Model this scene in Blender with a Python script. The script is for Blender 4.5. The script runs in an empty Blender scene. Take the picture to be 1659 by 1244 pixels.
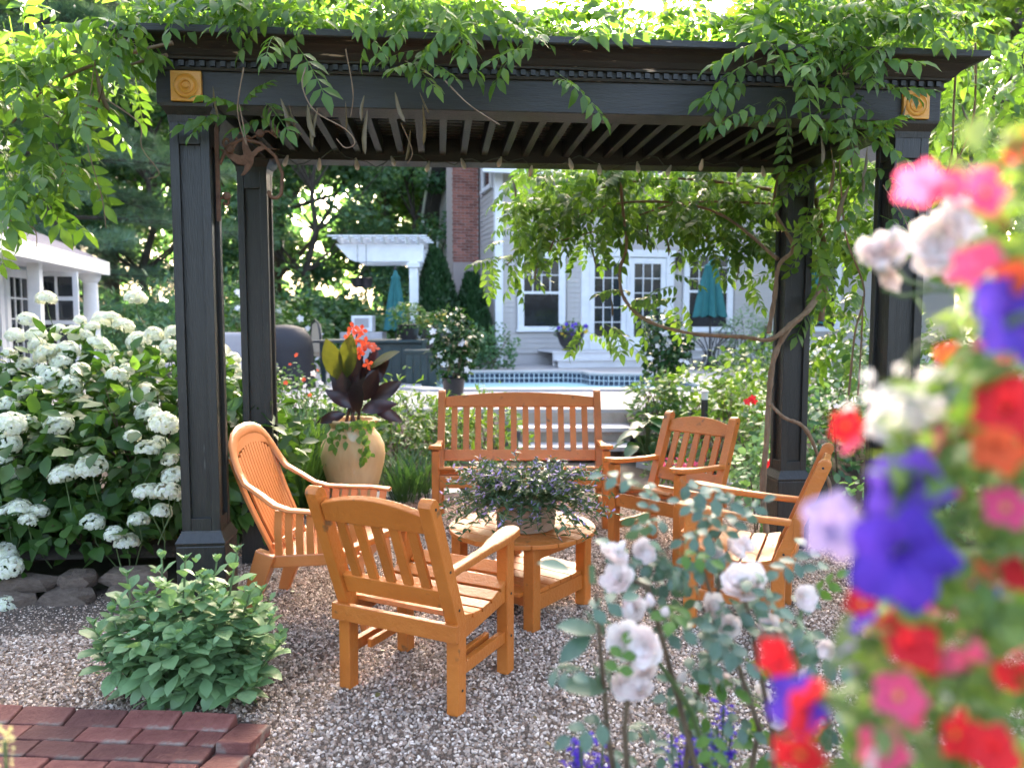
import bpy, math, random
import numpy as np
from mathutils import Vector, Matrix, Euler
from mathutils.geometry import tessellate_polygon
R = math.radians
rnd = random.Random(7); nr = np.random.default_rng(7)
sc = bpy.context.scene; COL = sc.collection

# ------------------------------------------------------------ camera, sky, sun, exposure
EYE = 1.55
PITCH = math.atan(102/1290)
cam_d = bpy.data.cameras.new('camera'); cam = bpy.data.objects.new('camera', cam_d); COL.objects.link(cam)
cam.location = (0, 0, EYE); cam.rotation_euler = (R(90)-PITCH, 0, 0)
cam_d.sensor_width = 36; cam_d.lens = 28; cam_d.clip_start = .05; cam_d.clip_end = 600
cam_d.dof.use_dof = True; cam_d.dof.focus_distance = 3.7; cam_d.dof.aperture_fstop = 2.3
sc.camera = cam
SUN_AZ, SUN_EL = 7.5, 21.0
w = bpy.data.worlds.new('World'); sc.world = w; w.use_nodes = True
nt = w.node_tree; nt.nodes.clear()
sky = nt.nodes.new('ShaderNodeTexSky'); sky.sky_type = 'NISHITA'; sky.sun_disc = False
sky.sun_elevation = R(SUN_EL); sky.sun_rotation = R(SUN_AZ); sky.air_density = .7; sky.dust_density = 8.0; sky.ozone_density = 0
bg = nt.nodes.new('ShaderNodeBackground'); bg.inputs[1].default_value = .15
wo = nt.nodes.new('ShaderNodeOutputWorld'); nt.links.new(sky.outputs[0], bg.inputs[0]); nt.links.new(bg.outputs[0], wo.inputs[0])
sd = bpy.data.lights.new('sun', 'SUN'); sd.energy = 4.8; sd.angle = R(.5); sd.color = (1, .93, .8)
sun = bpy.data.objects.new('sun', sd); COL.objects.link(sun); sun.location = (6, 40, 20)
sun.rotation_euler = Vector((math.sin(R(SUN_AZ))*math.cos(R(SUN_EL)), math.cos(R(SUN_AZ))*math.cos(R(SUN_EL)), math.sin(R(SUN_EL)))).to_track_quat('Z', 'Y').to_euler()
vs = sc.view_settings; vs.view_transform = 'Standard'; vs.look = 'None'; vs.gamma = 1; vs.exposure = 3.6
cy = sc.cycles; cy.use_denoising = True; cy.max_bounces = 7; cy.diffuse_bounces = 4; cy.glossy_bounces = 3; cy.transmission_bounces = 5
cy.transparent_max_bounces = 6; cy.caustics_reflective = False; cy.caustics_refractive = False; cy.sample_clamp_indirect = 6
cy.use_adaptive_sampling = True; cy.adaptive_threshold = .015

# ------------------------------------------------------------ helpers
_c, _s = math.cos(PITCH), math.sin(PITCH)
def _ray(u, v):
    x = (u-829.5)/1290; y = (622-v)/1290
    return Vector((x, _c+_s*y, -_s+_c*y))
def at(u, v, Y):                       # a point of the place at distance Y
    r = _ray(u, v); t = Y/r.y
    return Vector((r.x*t, Y, EYE+r.z*t))
def on(u, v, z=0.):                    # a point of the place on the level z
    r = _ray(u, v); t = (z-EYE)/r.z
    return Vector((r.x*t, r.y*t, z))

class MB:
    def __init__(s): s.v = []; s.f = []
    def add(s, V, F, M=None):
        o = len(s.v)
        for p in V:
            p = Vector(p); s.v.append(tuple(M @ p) if M is not None else tuple(p))
        s.f += [tuple(i+o for i in q) for q in F]; return s
    def box(s, c, d, rz=0, M=None, rot=None):
        x, y, z = d[0]/2, d[1]/2, d[2]/2
        V = [(-x,-y,-z),(x,-y,-z),(x,y,-z),(-x,y,-z),(-x,-y,z),(x,-y,z),(x,y,z),(-x,y,z)]
        F = [(3,2,1,0),(4,5,6,7),(0,1,5,4),(1,2,6,5),(2,3,7,6),(3,0,4,7)]
        T = Matrix.Translation(c) @ (Euler(rot).to_matrix().to_4x4() if rot else Matrix.Rotation(rz, 4, 'Z'))
        return s.add(V, F, (M @ T) if M is not None else T)
    def prism(s, poly, a, b, axis='Z', M=None):   # polygon (2D) extruded from a to b along axis
        n = len(poly)
        def P(p, h): return (p[0],p[1],h) if axis=='Z' else ((h,p[0],p[1]) if axis=='X' else (p[0],h,p[1]))
        V = [P(p, a) for p in poly]+[P(p, b) for p in poly]
        F = [tuple(range(n))[::-1], tuple(range(n,2*n))]+[(i,(i+1)%n,n+(i+1)%n,n+i) for i in range(n)]
        return s.add(V, F, M)
    def tube(s, pts, rad, n=6, cap=True, M=None):
        pts = [Vector(p) for p in pts]; m = len(pts)
        if not isinstance(rad, (list, tuple)): rad = [rad]*m
        V = []; F = []; prev = None
        for i, p in enumerate(pts):
            t = (pts[min(i+1,m-1)]-pts[max(i-1,0)]).normalized()
            if prev is None:
                u = t.cross(Vector((0,0,1)) if abs(t.z) < .9 else Vector((1,0,0))).normalized()
            else:
                u = (prev-t*prev.dot(t)).normalized()
            prev = u; w_ = t.cross(u)
            for k in range(n):
                a = 2*math.pi*k/n; V.append(p+(u*math.cos(a)+w_*math.sin(a))*rad[i])
        for i in range(m-1):
            for k in range(n): F.append((i*n+k, i*n+(k+1)%n, (i+1)*n+(k+1)%n, (i+1)*n+k))
        if cap: F.append(tuple(range(n))[::-1]); F.append(tuple(range((m-1)*n, m*n)))
        return s.add(V, F, M)
    def sweep(s, pts, sec, up=(0,0,1), M=None, scale=None):  # section (list of (side, up)) along a path
        pts = [Vector(p) for p in pts]; m = len(pts); n = len(sec); V = []; F = []
        for i, p in enumerate(pts):
            t = (pts[min(i+1,m-1)]-pts[max(i-1,0)]).normalized()
            u_ = up[i] if isinstance(up, list) else up
            a = t.cross(Vector(u_)).normalized(); b = a.cross(t)
            k = scale[i] if scale else 1
            for q in sec: V.append(p+a*q[0]*k+b*q[1]*k)
        for i in range(m-1):
            for k in range(n): F.append((i*n+k, i*n+(k+1)%n, (i+1)*n+(k+1)%n, (i+1)*n+k))
        F.append(tuple(range(n))[::-1]); F.append(tuple(range((m-1)*n, m*n)))
        return s.add(V, F, M)
    def lathe(s, prof, n=28, c=(0,0,0), M=None):
        V = []; F = []; m = len(prof)
        for r, z in prof:
            for k in range(n):
                a = 2*math.pi*k/n; V.append((c[0]+r*math.cos(a), c[1]+r*math.sin(a), c[2]+z))
        for i in range(m-1):
            for k in range(n): F.append((i*n+k, i*n+(k+1)%n, (i+1)*n+(k+1)%n, (i+1)*n+k))
        F.append(tuple(range(n))[::-1]); F.append(tuple(range((m-1)*n, m*n)))
        return s.add(V, F, M)
    def mesh(s, name, mat, smooth=None):
        me = bpy.data.meshes.new(name); me.from_pydata(s.v, [], s.f); me.update()
        if mat: me.materials.append(mat)
        if smooth is not None:
            me.polygons.foreach_set('use_smooth', [True]*len(me.polygons)); me.set_sharp_from_angle(angle=R(smooth))
        return me
    def build(s, name, mat, parent=None, smooth=None, bevel=0, segs=2):
        return link(name, s.mesh(name, mat, smooth), parent, bevel, segs)
def link(name, me, parent=None, bevel=0, segs=2):
    o = bpy.data.objects.new(name, me); COL.objects.link(o); o.parent = parent
    if bevel:
        b = o.modifiers.new('edge', 'BEVEL'); b.width = bevel; b.segments = segs; b.limit_method = 'ANGLE'; b.angle_limit = R(40); b.harden_normals = False
    return o
def tag(o, label=None, cat=None, group=None, kind=None):
    if label: o['label'] = label
    if cat: o['category'] = cat
    if group: o['group'] = group
    if kind: o['kind'] = kind
    return o
def thing(name, label, cat, loc=(0,0,0), rz=0, group=None):
    o = bpy.data.objects.new(name, None); COL.objects.link(o); o.empty_display_size = .1
    o.location = loc; o.rotation_euler = (0,0,rz); return tag(o, label, cat, group)
def inst(src, loc, parent=None, rot=(0,0,0), scale=1, name=None):
    o = src.copy() if isinstance(src, bpy.types.Object) else bpy.data.objects.new(name or src.name, src)
    COL.objects.link(o); o.parent = parent; o.location = loc
    if isinstance(rot, Matrix): o.rotation_euler = rot.to_euler()
    else: o.rotation_euler = rot
    o.scale = (scale,)*3 if not isinstance(scale, (tuple, list)) else scale
    return o
def copy_tree(root, loc, rz, label=None, group=None):
    def cp(o, par):
        c = o.copy(); COL.objects.link(c); c.parent = par
        for ch in o.children: cp(ch, c)
        return c
    r = cp(root, None); r.location = loc; r.rotation_euler = (0,0,rz)
    if label: r['label'] = label
    if group: r['group'] = group
    return r

# ---- foliage built in bulk: templates of few faces set out with numpy
def N(a): a = np.asarray(a, float); return a/np.maximum(np.linalg.norm(a, axis=-1, keepdims=True), 1e-9)
def leaf_t(L=1, W=.45, fold=.18, droop=.15, n=3, peak=.4, tip=0., x0=0., wavy=0.):
    V = [(x0,0,0)]; F = []
    for i in range(1, n+1):
        t = i/(n+1); a = t**(math.log(.5)/math.log(peak)); wd = W/2*math.sin(math.pi*a)**.8
        z = -droop*L*t*t; q = wavy*(1 if i%2 else -1)
        V += [(x0-wd,t*L,z+fold*wd+q*wd),(x0,t*L,z),(x0+wd,t*L,z+fold*wd-q*wd)]
    V.append((x0,L,-droop*L-tip*L)); e = len(V)-1
    F += [(0,2,1),(0,3,2)]
    for i in range(n-1):
        o = 1+3*i; F += [(o,o+1,o+4,o+3),(o+1,o+2,o+5,o+4)]
    o = 1+3*(n-1); F += [(o,o+1,e),(o+1,o+2,e)]
    return np.array(V), F
def card_t(L=1, W=.5, fold=.2):
    return np.array([(0,0,0),(-W/2,L*.45,fold*W),(0,L,-.1*L),(W/2,L*.45,fold*W),(0,L*.45,0)]), [(0,4,1),(4,2,1),(0,3,4),(4,3,2)]
def quad_t(L=1, W=.5):
    return np.array([(0,0,0),(W/2,L*.45,.06*L),(0,L,-.1*L),(-W/2,L*.4,.06*L)]), [(0,1,2,3)]
def merge_t(ts):
    V = []; F = []
    for v, f in ts:
        o = sum(len(a) for a in V); V.append(np.asarray(v)); F += [tuple(i+o for i in q) for q in f]
    return np.vstack(V), F
def xf_t(t, M):
    v, f = t; M = np.array(M); return v @ M[:3,:3].T + M[:3,3], f
def scatter(name, T, pos, dirn, up, size, mat, parent=None, jitter=.3, kind=None, smooth=False):
    pos = np.asarray(pos, float); n = len(pos)
    d = N(dirn); up = N(np.asarray(up, float)+nr.normal(0, jitter, (n,3)))
    sd_ = N(np.cross(d, up)); nm = np.cross(sd_, d); size = np.broadcast_to(np.asarray(size, float), (n,))
    if not isinstance(T, list): T = [T]
    ti = nr.integers(0, len(T), n); VV = []; LL = []; TT = []; off = 0
    for k, (tv, tf) in enumerate(T):
        ix = np.where(ti == k)[0]
        if not len(ix): continue
        S = size[ix][:,None,None]
        P = pos[ix][:,None,:]+S*(tv[None,:,0:1]*sd_[ix][:,None,:]+tv[None,:,1:2]*d[ix][:,None,:]+tv[None,:,2:3]*nm[ix][:,None,:])
        lp = np.array([i for q in tf for i in q]); tot = np.array([len(q) for q in tf])
        LL.append((lp[None,:]+off+(np.arange(len(ix))*len(tv))[:,None]).ravel()); TT.append(np.tile(tot, len(ix)))
        VV.append(P.reshape(-1,3)); off += len(ix)*len(tv)
    V = np.vstack(VV); L = np.concatenate(LL); TO = np.concatenate(TT)
    me = bpy.data.meshes.new(name); me.vertices.add(len(V)); me.vertices.foreach_set('co', V.astype(np.float32).ravel())
    me.loops.add(len(L)); me.loops.foreach_set('vertex_index', L.astype(np.int32))
    me.polygons.add(len(TO)); st = np.concatenate([[0], np.cumsum(TO)[:-1]]); me.polygons.foreach_set('loop_start', st.astype(np.int32))
    me.update(calc_edges=True)
    if smooth: me.polygons.foreach_set('use_smooth', [True]*len(TO))
    me.materials.append(mat); o = link(name, me, parent)
    if kind: o['kind'] = kind
    return o
def tmesh(name, t, mat, smooth=True):
    me = bpy.data.meshes.new(name); me.from_pydata([tuple(v) for v in t[0]], [], t[1]); me.update(); me.materials.append(mat)
    if smooth: me.polygons.foreach_set('use_smooth', [True]*len(me.polygons))
    return me
def blob(c, r, n, shell=.55):          # points through an ellipsoid, mostly near its surface, with outward directions
    u = N(nr.normal(0,1,(n,3))); k = shell+(1-shell)*nr.random((n,1))**.6
    b = 1+.18*np.sin(u[:,0:1]*5+c[0]*3)*np.sin(u[:,1:2]*4+1)+.12*np.sin(u[:,2:3]*7+c[1])
    return np.array(c)+u*k*b*np.array(r), u
def rotm(d, up=(0,0,1)):               # matrix whose Y is d and whose Z leans to up
    d = Vector(d).normalized(); u = Vector(up)
    s = d.cross(u)
    if s.length < 1e-4: s = Vector((1,0,0))
    s.normalize(); z = s.cross(d)
    return Matrix((s, d, z)).transposed()

# ------------------------------------------------------------ materials
MATS = {}
def M_(name, col, rough=.5, col2=None, scale=6, bump=0, bscale=40, stretch=(1,1,1), spec=.5, metal=0, detail=4, coat=0, rnd_=0., coords='Object', spots=None, contrast=(.35,.65)):
    m = bpy.data.materials.new(name); m.use_nodes = True; t = m.node_tree; n = t.nodes; b = n['Principled BSDF']
    b.inputs['Roughness'].default_value = rough; b.inputs['Metallic'].default_value = metal; b.inputs['Specular IOR Level'].default_value = spec
    b.inputs['Coat Weight'].default_value = coat; b.inputs['Coat Roughness'].default_value = .25
    tc = n.new('ShaderNodeTexCoord'); mp = n.new('ShaderNodeMapping'); t.links.new(tc.outputs[coords], mp.inputs[0]); mp.inputs['Scale'].default_value = stretch
    src = None
    rgb = n.new('ShaderNodeRGB'); rgb.outputs[0].default_value = (*col,1); src = rgb.outputs[0]
    if col2:
        nz = n.new('ShaderNodeTexNoise'); nz.inputs['Scale'].default_value = scale; nz.inputs['Detail'].default_value = detail; nz.inputs['Roughness'].default_value = .65
        t.links.new(mp.outputs[0], nz.inputs['Vector']); cr = n.new('ShaderNodeMapRange'); cr.inputs[1].default_value, cr.inputs[2].default_value = contrast
        t.links.new(nz.outputs[0], cr.inputs[0]); mx = n.new('ShaderNodeMix'); mx.data_type = 'RGBA'; t.links.new(cr.outputs[0], mx.inputs[0])
        t.links.new(src, mx.inputs[6]); mx.inputs[7].default_value = (*col2,1); src = mx.outputs[2]
    if spots:                          # (colour, scale, threshold): worn flecks and stains
        nz = n.new('ShaderNodeTexNoise'); nz.inputs['Scale'].default_value = spots[1]; nz.inputs['Detail'].default_value = 6; t.links.new(mp.outputs[0], nz.inputs['Vector'])
        cr = n.new('ShaderNodeMapRange'); cr.inputs[1].default_value = spots[2]; cr.inputs[2].default_value = spots[2]+.06; t.links.new(nz.outputs[0], cr.inputs[0])
        mx = n.new('ShaderNodeMix'); mx.data_type = 'RGBA'; t.links.new(cr.outputs[0], mx.inputs[0]); t.links.new(src, mx.inputs[6]); mx.inputs[7].default_value = (*spots[0],1); src = mx.outputs[2]
    if rnd_:
        oi = n.new('ShaderNodeObjectInfo'); hs = n.new('ShaderNodeHueSaturation'); mr = n.new('ShaderNodeMapRange'); mr.inputs[3].default_value = 1-rnd_; mr.inputs[4].default_value = 1+rnd_
        t.links.new(oi.outputs['Random'], mr.inputs[0]); t.links.new(mr.outputs[0], hs.inputs['Value']); t.links.new(src, hs.inputs['Color']); src = hs.outputs[0]
    t.links.new(src, b.inputs['Base Color'])
    if bump:
        nz = n.new('ShaderNodeTexNoise'); nz.inputs['Scale'].default_value = bscale; nz.inputs['Detail'].default_value = 5; t.links.new(mp.outputs[0], nz.inputs['Vector'])
        bp = n.new('ShaderNodeBump'); bp.inputs['Strength'].default_value = bump; bp.inputs['Distance'].default_value = .01; t.links.new(nz.outputs[0], bp.inputs['Height']); t.links.new(bp.outputs[0], b.inputs['Normal'])
    MATS[name] = m; return m
def LEAF(name, c1, c2, c3=None, tr=.35, rough=.42, spec=.45, trc=None, k=.8):
    # every leaf (a loose piece of the mesh) takes its own colour between c1, c2 and c3; light passes through
    m = bpy.data.materials.new(name); m.use_nodes = True; t = m.node_tree; n = t.nodes; b = n['Principled BSDF']; out = n['Material Output']
    b.inputs['Roughness'].default_value = rough; b.inputs['Specular IOR Level'].default_value = spec
    g = n.new('ShaderNodeNewGeometry'); oi = n.new('ShaderNodeObjectInfo'); ad = n.new('ShaderNodeMath'); ad.operation = 'ADD'; fr = n.new('ShaderNodeMath'); fr.operation = 'FRACT'
    t.links.new(g.outputs['Random Per Island'], ad.inputs[0]); t.links.new(oi.outputs['Random'], ad.inputs[1]); t.links.new(ad.outputs[0], fr.inputs[0])
    c1, c2, c3 = [tuple(q*k for q in c) if c else None for c in (c1,c2,c3)]
    cr = n.new('ShaderNodeValToRGB'); e = cr.color_ramp.elements; e[0].color = (*c1,1); e[1].color = (*(c3 or c2),1)
    if c3: k = cr.color_ramp.elements.new(.6); k.color = (*c2,1)
    t.links.new(fr.outputs[0], cr.inputs[0])
    tc = n.new('ShaderNodeTexCoord'); nz = n.new('ShaderNodeTexNoise'); nz.inputs['Scale'].default_value = 9; t.links.new(tc.outputs['Object'], nz.inputs['Vector'])
    mr = n.new('ShaderNodeMapRange'); mr.inputs[3].default_value = .72; mr.inputs[4].default_value = 1.28; t.links.new(nz.outputs[0], mr.inputs[0])
    hs = n.new('ShaderNodeHueSaturation'); t.links.new(mr.outputs[0], hs.inputs['Value']); t.links.new(cr.outputs[0], hs.inputs['Color']); t.links.new(hs.outputs[0], b.inputs['Base Color'])
    ts = n.new('ShaderNodeBsdfTranslucent'); h2 = n.new('ShaderNodeMix'); h2.data_type = 'RGBA'; h2.blend_type = 'MULTIPLY'; h2.inputs[0].default_value = 1
    t.links.new(hs.outputs[0], h2.inputs[6]); h2.inputs[7].default_value = (*(trc or (1.9,1.75,.7)),1); t.links.new(h2.outputs[2], ts.inputs[0])
    mx = n.new('ShaderNodeMixShader'); mx.inputs[0].default_value = tr; t.links.new(b.outputs[0], mx.inputs[1]); t.links.new(ts.outputs[0], mx.inputs[2]); t.links.new(mx.outputs[0], out.inputs[0])
    MATS[name] = m; return m

paint = M_('orange_paint', (.40,.11,.012), .45, (.50,.16,.024), 4, .35, 60, (1,1,1), .5, coat=.1, spots=((.16,.07,.022), 10, .66), rnd_=.13, contrast=(.25,.75))
resin = M_('orange_resin', (.48,.155,.036), .38, (.55,.195,.055), 4, .1, 90, coat=.2)
dark = M_('dark_paint', (.0085,.0085,.0072), .42, (.017,.017,.014), 7, .35, 30, (6,6,.6), .5, spots=((.055,.057,.05), 9, .70))
darkbeam = M_('dark_beam_paint', (.0095,.0095,.008), .45, (.018,.018,.0145), 5, .35, 30, (.8,6,6), .5)
rosette = M_('ochre_paint', (.62,.27,.03), .4, (.66,.31,.05), 8, .2, 60)
white = M_('white_paint', (.74,.75,.76), .5, (.66,.67,.69), 5, .1, 40)
rust = M_('rusted_iron', (.10,.045,.022), .7, (.17,.085,.045), 30, .5, 90)
iron = M_('black_iron', (.012,.012,.013), .45)
# ------------------------------------------------------------ the setting
def struct(o): o['kind'] = 'structure'; return o
soil = M_('soil', (.045,.032,.024), .95, (.09,.068,.05), 8, .8, 30)
earth = M_('earth', (.05,.06,.025), .95, (.08,.07,.045), 1.5, .6, 20)
gravm = M_('gravel_base', (.05,.034,.024), .95, (.22,.165,.12), 120, 1.0, 150, contrast=(.3,.7))
slate = M_('bluestone', (.34,.33,.345), .6, (.44,.42,.43), 3, .25, 40)
tan = M_('tan_stone', (.30,.25,.20), .8, (.38,.33,.27), 6, .5, 40)
# ground, as far as the horizon
G = []; xs = [-300,-60,-14,14,60,300]; ys = [-60,2,8.6,16.6,17.6,70,400]; zs = [-.04,-.04,-.04,-.04,.42,.42,.42]
mb = MB(); mb.v = [(x,y,z) for y, z in zip(ys,zs) for x in xs]; nx = len(xs)
mb.f = [(j*nx+i,j*nx+i+1,(j+1)*nx+i+1,(j+1)*nx+i) for j in range(len(ys)-1) for i in range(nx-1)]
struct(mb.build('ground', earth))
gp = [(-6,.6),(6,.6),(6,4.2),(2.75,5.6),(2.3,6.95),(1.35,8.66),(-.15,8.66),(-.5,7.0),(-1.75,6.75),(-2.0,4.62),(-2.75,4.25),(-6,4.1)]
mb = MB(); mb.v = [(x,y,0) for x, y in gp]; mb.f = [tuple(range(len(gp)))]
court = struct(mb.build('gravel_court', gravm))
def bed(name, poly):                   # soil between the plants, rising towards the terrace
    mb = MB(); mb.v = [(x,y,z) for x, y, z in poly]; mb.f = [tuple(range(len(poly)))]; struct(mb.build(name, soil))
bed('planting_bed', [(-9,6.3,.02),(-1.7,6.7,.02),(-.5,7.0,.02),(-.15,8.7,.3),(-.15,9.36,.45),(-9,9.36,.45)])
bed('planting_bed', [(1.4,8.62,.25),(2.32,6.9,.02),(2.75,5.5,.02),(9,3.4,.02),(9,9.36,.45),(1.32,9.36,.45)])
bed('planting_bed', [(-7,4.4,.2),(-2.7,4.42,.2),(-1.95,4.75,.12),(-1.78,6.7,.1),(-7,6.5,.2)])
bed('planting_bed', [(-3.6,3.7,.006),(-2.2,3.85,.006),(-1.75,4.1,.006),(-1.9,4.7,.006),(-2.75,4.35,.006),(-3.6,4.3,.006)])
# loose pebbles over the near part of the court, set out by geometry nodes: nobody could count them
def pebbles():
    pm = bpy.data.materials.new('pebble'); pm.use_nodes = True; t = pm.node_tree; b = t.nodes['Principled BSDF']; b.inputs['Roughness'].default_value = .75
    oi = t.nodes.new('ShaderNodeObjectInfo'); cr = t.nodes.new('ShaderNodeValToRGB'); cr.color_ramp.interpolation = 'LINEAR'
    e = cr.color_ramp.elements; e[0].color = (.07,.040,.024,1); e[1].color = (.80,.68,.57,1)
    for p, c in ((.2,(.19,.122,.08,1)),(.4,(.38,.275,.20,1)),(.6,(.28,.225,.185,1)),(.8,(.52,.41,.315,1))): k = e.new(p); k.color = c
    t.links.new(oi.outputs['Random'], cr.inputs[0]); t.links.new(cr.outputs[0], b.inputs['Base Color'])
    me = bpy.data.meshes.new('gravel'); me.from_pydata([(-2.9,2.4,0),(2.6,2.4,0),(2.6,5.4,0),(2.0,6.9,0),(-.4,6.9,0),(-1.7,6.6,0),(-1.95,4.6,0),(-2.75,4.22,0)], [], [tuple(range(8))]); me.materials.append(pm)
    o = link('gravel', me); tag(o, kind='stuff'); o['label'] = 'loose pea gravel covering the seating court'; o['category'] = 'gravel'
    ng = bpy.data.node_groups.new('gravel', 'GeometryNodeTree'); ng.interface.new_socket('Geometry', in_out='INPUT', socket_type='NodeSocketGeometry'); ng.interface.new_socket('Geometry', in_out='OUTPUT', socket_type='NodeSocketGeometry')
    n = ng.nodes; L = ng.links.new; gi = n.new('NodeGroupInput'); go = n.new('NodeGroupOutput')
    dp = n.new('GeometryNodeDistributePointsOnFaces'); dp.inputs['Density'].default_value = 7000; L(gi.outputs[0], dp.inputs['Mesh'])
    ic = n.new('GeometryNodeMeshIcoSphere'); ic.inputs['Radius'].default_value = .0083; ic.inputs['Subdivisions'].default_value = 2
    ps = n.new('GeometryNodeSetPosition'); nz = n.new('ShaderNodeTexNoise'); nz.inputs['Scale'].default_value = 90; po = n.new('GeometryNodeInputPosition'); L(po.outputs[0], nz.inputs['Vector'])
    vm = n.new('ShaderNodeVectorMath'); vm.operation = 'SUBTRACT'; L(nz.outputs['Color'], vm.inputs[0]); vm.inputs[1].default_value = (.5,.5,.5)
    v2 = n.new('ShaderNodeVectorMath'); v2.operation = 'SCALE'; L(vm.outputs[0], v2.inputs[0]); v2.inputs['Scale'].default_value = .016; L(ic.outputs[0], ps.inputs[0]); L(v2.outputs[0], ps.inputs['Offset'])
    sm = n.new('GeometryNodeSetMaterial'); sm.inputs['Material'].default_value = pm; L(ps.outputs[0], sm.inputs[0])
    ip = n.new('GeometryNodeInstanceOnPoints'); L(dp.outputs['Points'], ip.inputs['Points']); L(sm.outputs[0], ip.inputs['Instance'])
    rv = n.new('FunctionNodeRandomValue'); rv.data_type = 'FLOAT_VECTOR'; rv.inputs[0].default_value = (0,0,0); rv.inputs[1].default_value = (6.28,6.28,6.28); L(rv.outputs[0], ip.inputs['Rotation'])
    r2 = n.new('FunctionNodeRandomValue'); r2.data_type = 'FLOAT_VECTOR'; r2.inputs[0].default_value = (.55,.5,.45); r2.inputs[1].default_value = (1.35,1.15,.9); r2.inputs['Seed'].default_value = 3; L(r2.outputs[0], ip.inputs['Scale'])
    L(ip.outputs[0], go.inputs[0]); md = o.modifiers.new('gravel', 'NODES'); md.node_group = ng
pebbles()
# brick path in the near corner
brickm = M_('paving_brick', (.105,.03,.022), .85, (.175,.066,.05), 9, .6, 60, rnd_=.35, spots=((.17,.125,.10), 9, .57))
grout = M_('brick_sand', (.05,.038,.03), .95, (.09,.07,.055), 60, .8, 90)
path = MB().box((-1.85,2.35,.006),(1.7,1.2,.02)).build('brick_path', grout); struct(path)
bm_ = MB().box((0,0,0),(.205,.10,.06)).mesh('brick', brickm)
A = R(-4)
for j in range(10):
    for i in range(8):
        x = -1.15-.212*i-(.106 if j%2 else 0); y = 2.875-.107*j
        if j == 0: x = -1.15-.212*i
        p = Vector((x+1.06, y-2.875, 0)); p.rotate(Euler((0,0,A)))
        if j%2 and i == 0 and j:
            h_ = link('brick', bm_, path, .006); q = Vector((-.037,y-2.875,0)); q.rotate(Euler((0,0,A))); h_.location = (q.x-1.06,q.y+2.875,.018); h_.scale = (.48,1,1); h_.rotation_euler = (0,0,A)
        b = link('brick', bm_, path, .006); b.location = (p.x-1.06, p.y+2.875, .018+rnd.uniform(-.005,.005)+(.012 if j == 0 else 0)); b.rotation_euler = (rnd.uniform(-.02,.02)+(.22 if j == 0 else 0), rnd.uniform(-.02,.02), A+rnd.uniform(-.02,.02))
for k in range(6):                     # leaning edging bricks
    b = link('brick', bm_, path, .006); b.location = (-1.0-.008*k+.02, 2.80-.213*k, .024); b.rotation_euler = (0, R(10), R(90)+A); b.scale = (1,1.25,.9)
# stone edge of the hydrangea bed
fstone = M_('field_stone', (.085,.06,.043), .9, (.14,.105,.078), 7, .8, 25, rnd_=.25)
def stone_mesh(k):
    g = random.Random(k); mb = MB(); mb.lathe([(.2,-.5),(.46,-.38),(.52,0),(.45,.36),(.22,.5)], 9)
    me = mb.mesh('stone', fstone, 25)
    for v in me.vertices: v.co = Vector(v.co)+Vector((g.uniform(-.11,.11),g.uniform(-.11,.11),g.uniform(-.09,.09)))
    return me
STONES = [stone_mesh(k) for k in range(4)]
edge = thing('stone_edging', 'low dry-laid field stone edging under the white hydrangeas', 'edging')
x = -3.7
while x < -1.95:
    l = rnd.uniform(.24,.42); y = 4.28+.30*max(0,(x+2.7))
    inst(STONES[rnd.randrange(4)], (x+l/2, y, .01), edge, (rnd.uniform(-.1,.1), 0, rnd.uniform(-.15,.25)), (l*1.04, .22, .12), 'stone'); x += l
x = -3.6
while x < -2.0:
    l = rnd.uniform(.2,.4); y = 4.36+.30*max(0,(x+2.7))
    inst(STONES[rnd.randrange(4)], (x+l/2, y, .09), edge, (0, rnd.uniform(-.06,.06), rnd.uniform(-.1,.25)), (l, .2, .10), 'stone'); x += l
# pale stone borders of the court
def border(name, label, a, b, n, wd=.24):
    a, b = Vector(a), Vector(b); t = thing(name, label, 'edging', (a+b)/2); d = (b-a)/n; ang = math.atan2(d.y, d.x)
    me = MB().box((0,0,0),(d.length-.012, wd, .07)).mesh('paver', slate)
    for k in range(n):
        o = link('paver', me, t, .006); o.location = a+d*(k+.5)-(a+b)/2+Vector((0,0,.03+rnd.uniform(-.004,.006))); o.rotation_euler = (0,0,ang+rnd.uniform(-.02,.02))
border('paver_edging', 'pale stone pavers edging the bed behind the rear armchair', (1.42,8.45,0), (2.42,6.72,0), 7)
border('paver_edging', 'short pale paver border beside the left end of the bench', (-1.35,6.72,0), (-.45,6.93,0), 3)
# steps to the terrace
tr = M_('terrace_slab', (.42,.395,.39), .6, (.52,.49,.48), 2, .2, 50)
st = thing('garden_steps', 'pale slab garden steps rising behind the bench to the pool', 'steps', (.72,8.7,0))
for k, (y0, z) in enumerate(((8.66,.17),(8.98,.34))):
    MB().box((0,y0+.2-8.7,z-.02),(1.3,.44,.045)).build('tread', tr, st, .006)
MB().box((0,9.06-8.7+.0,.235),(1.26,.09,.16)).build('riser', tan, st)
MB().box((0,9.39-8.7,.395),(1.34,.09,.15)).build('riser', tan, st)
x = -.64
while x < .60:
    l = rnd.uniform(.16,.3); inst(STONES[rnd.randrange(4)], (x+l/2, .04, .075), st, (0,0,rnd.uniform(-.1,.1)), (l, .18, .16), 'stone'); x += l
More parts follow.
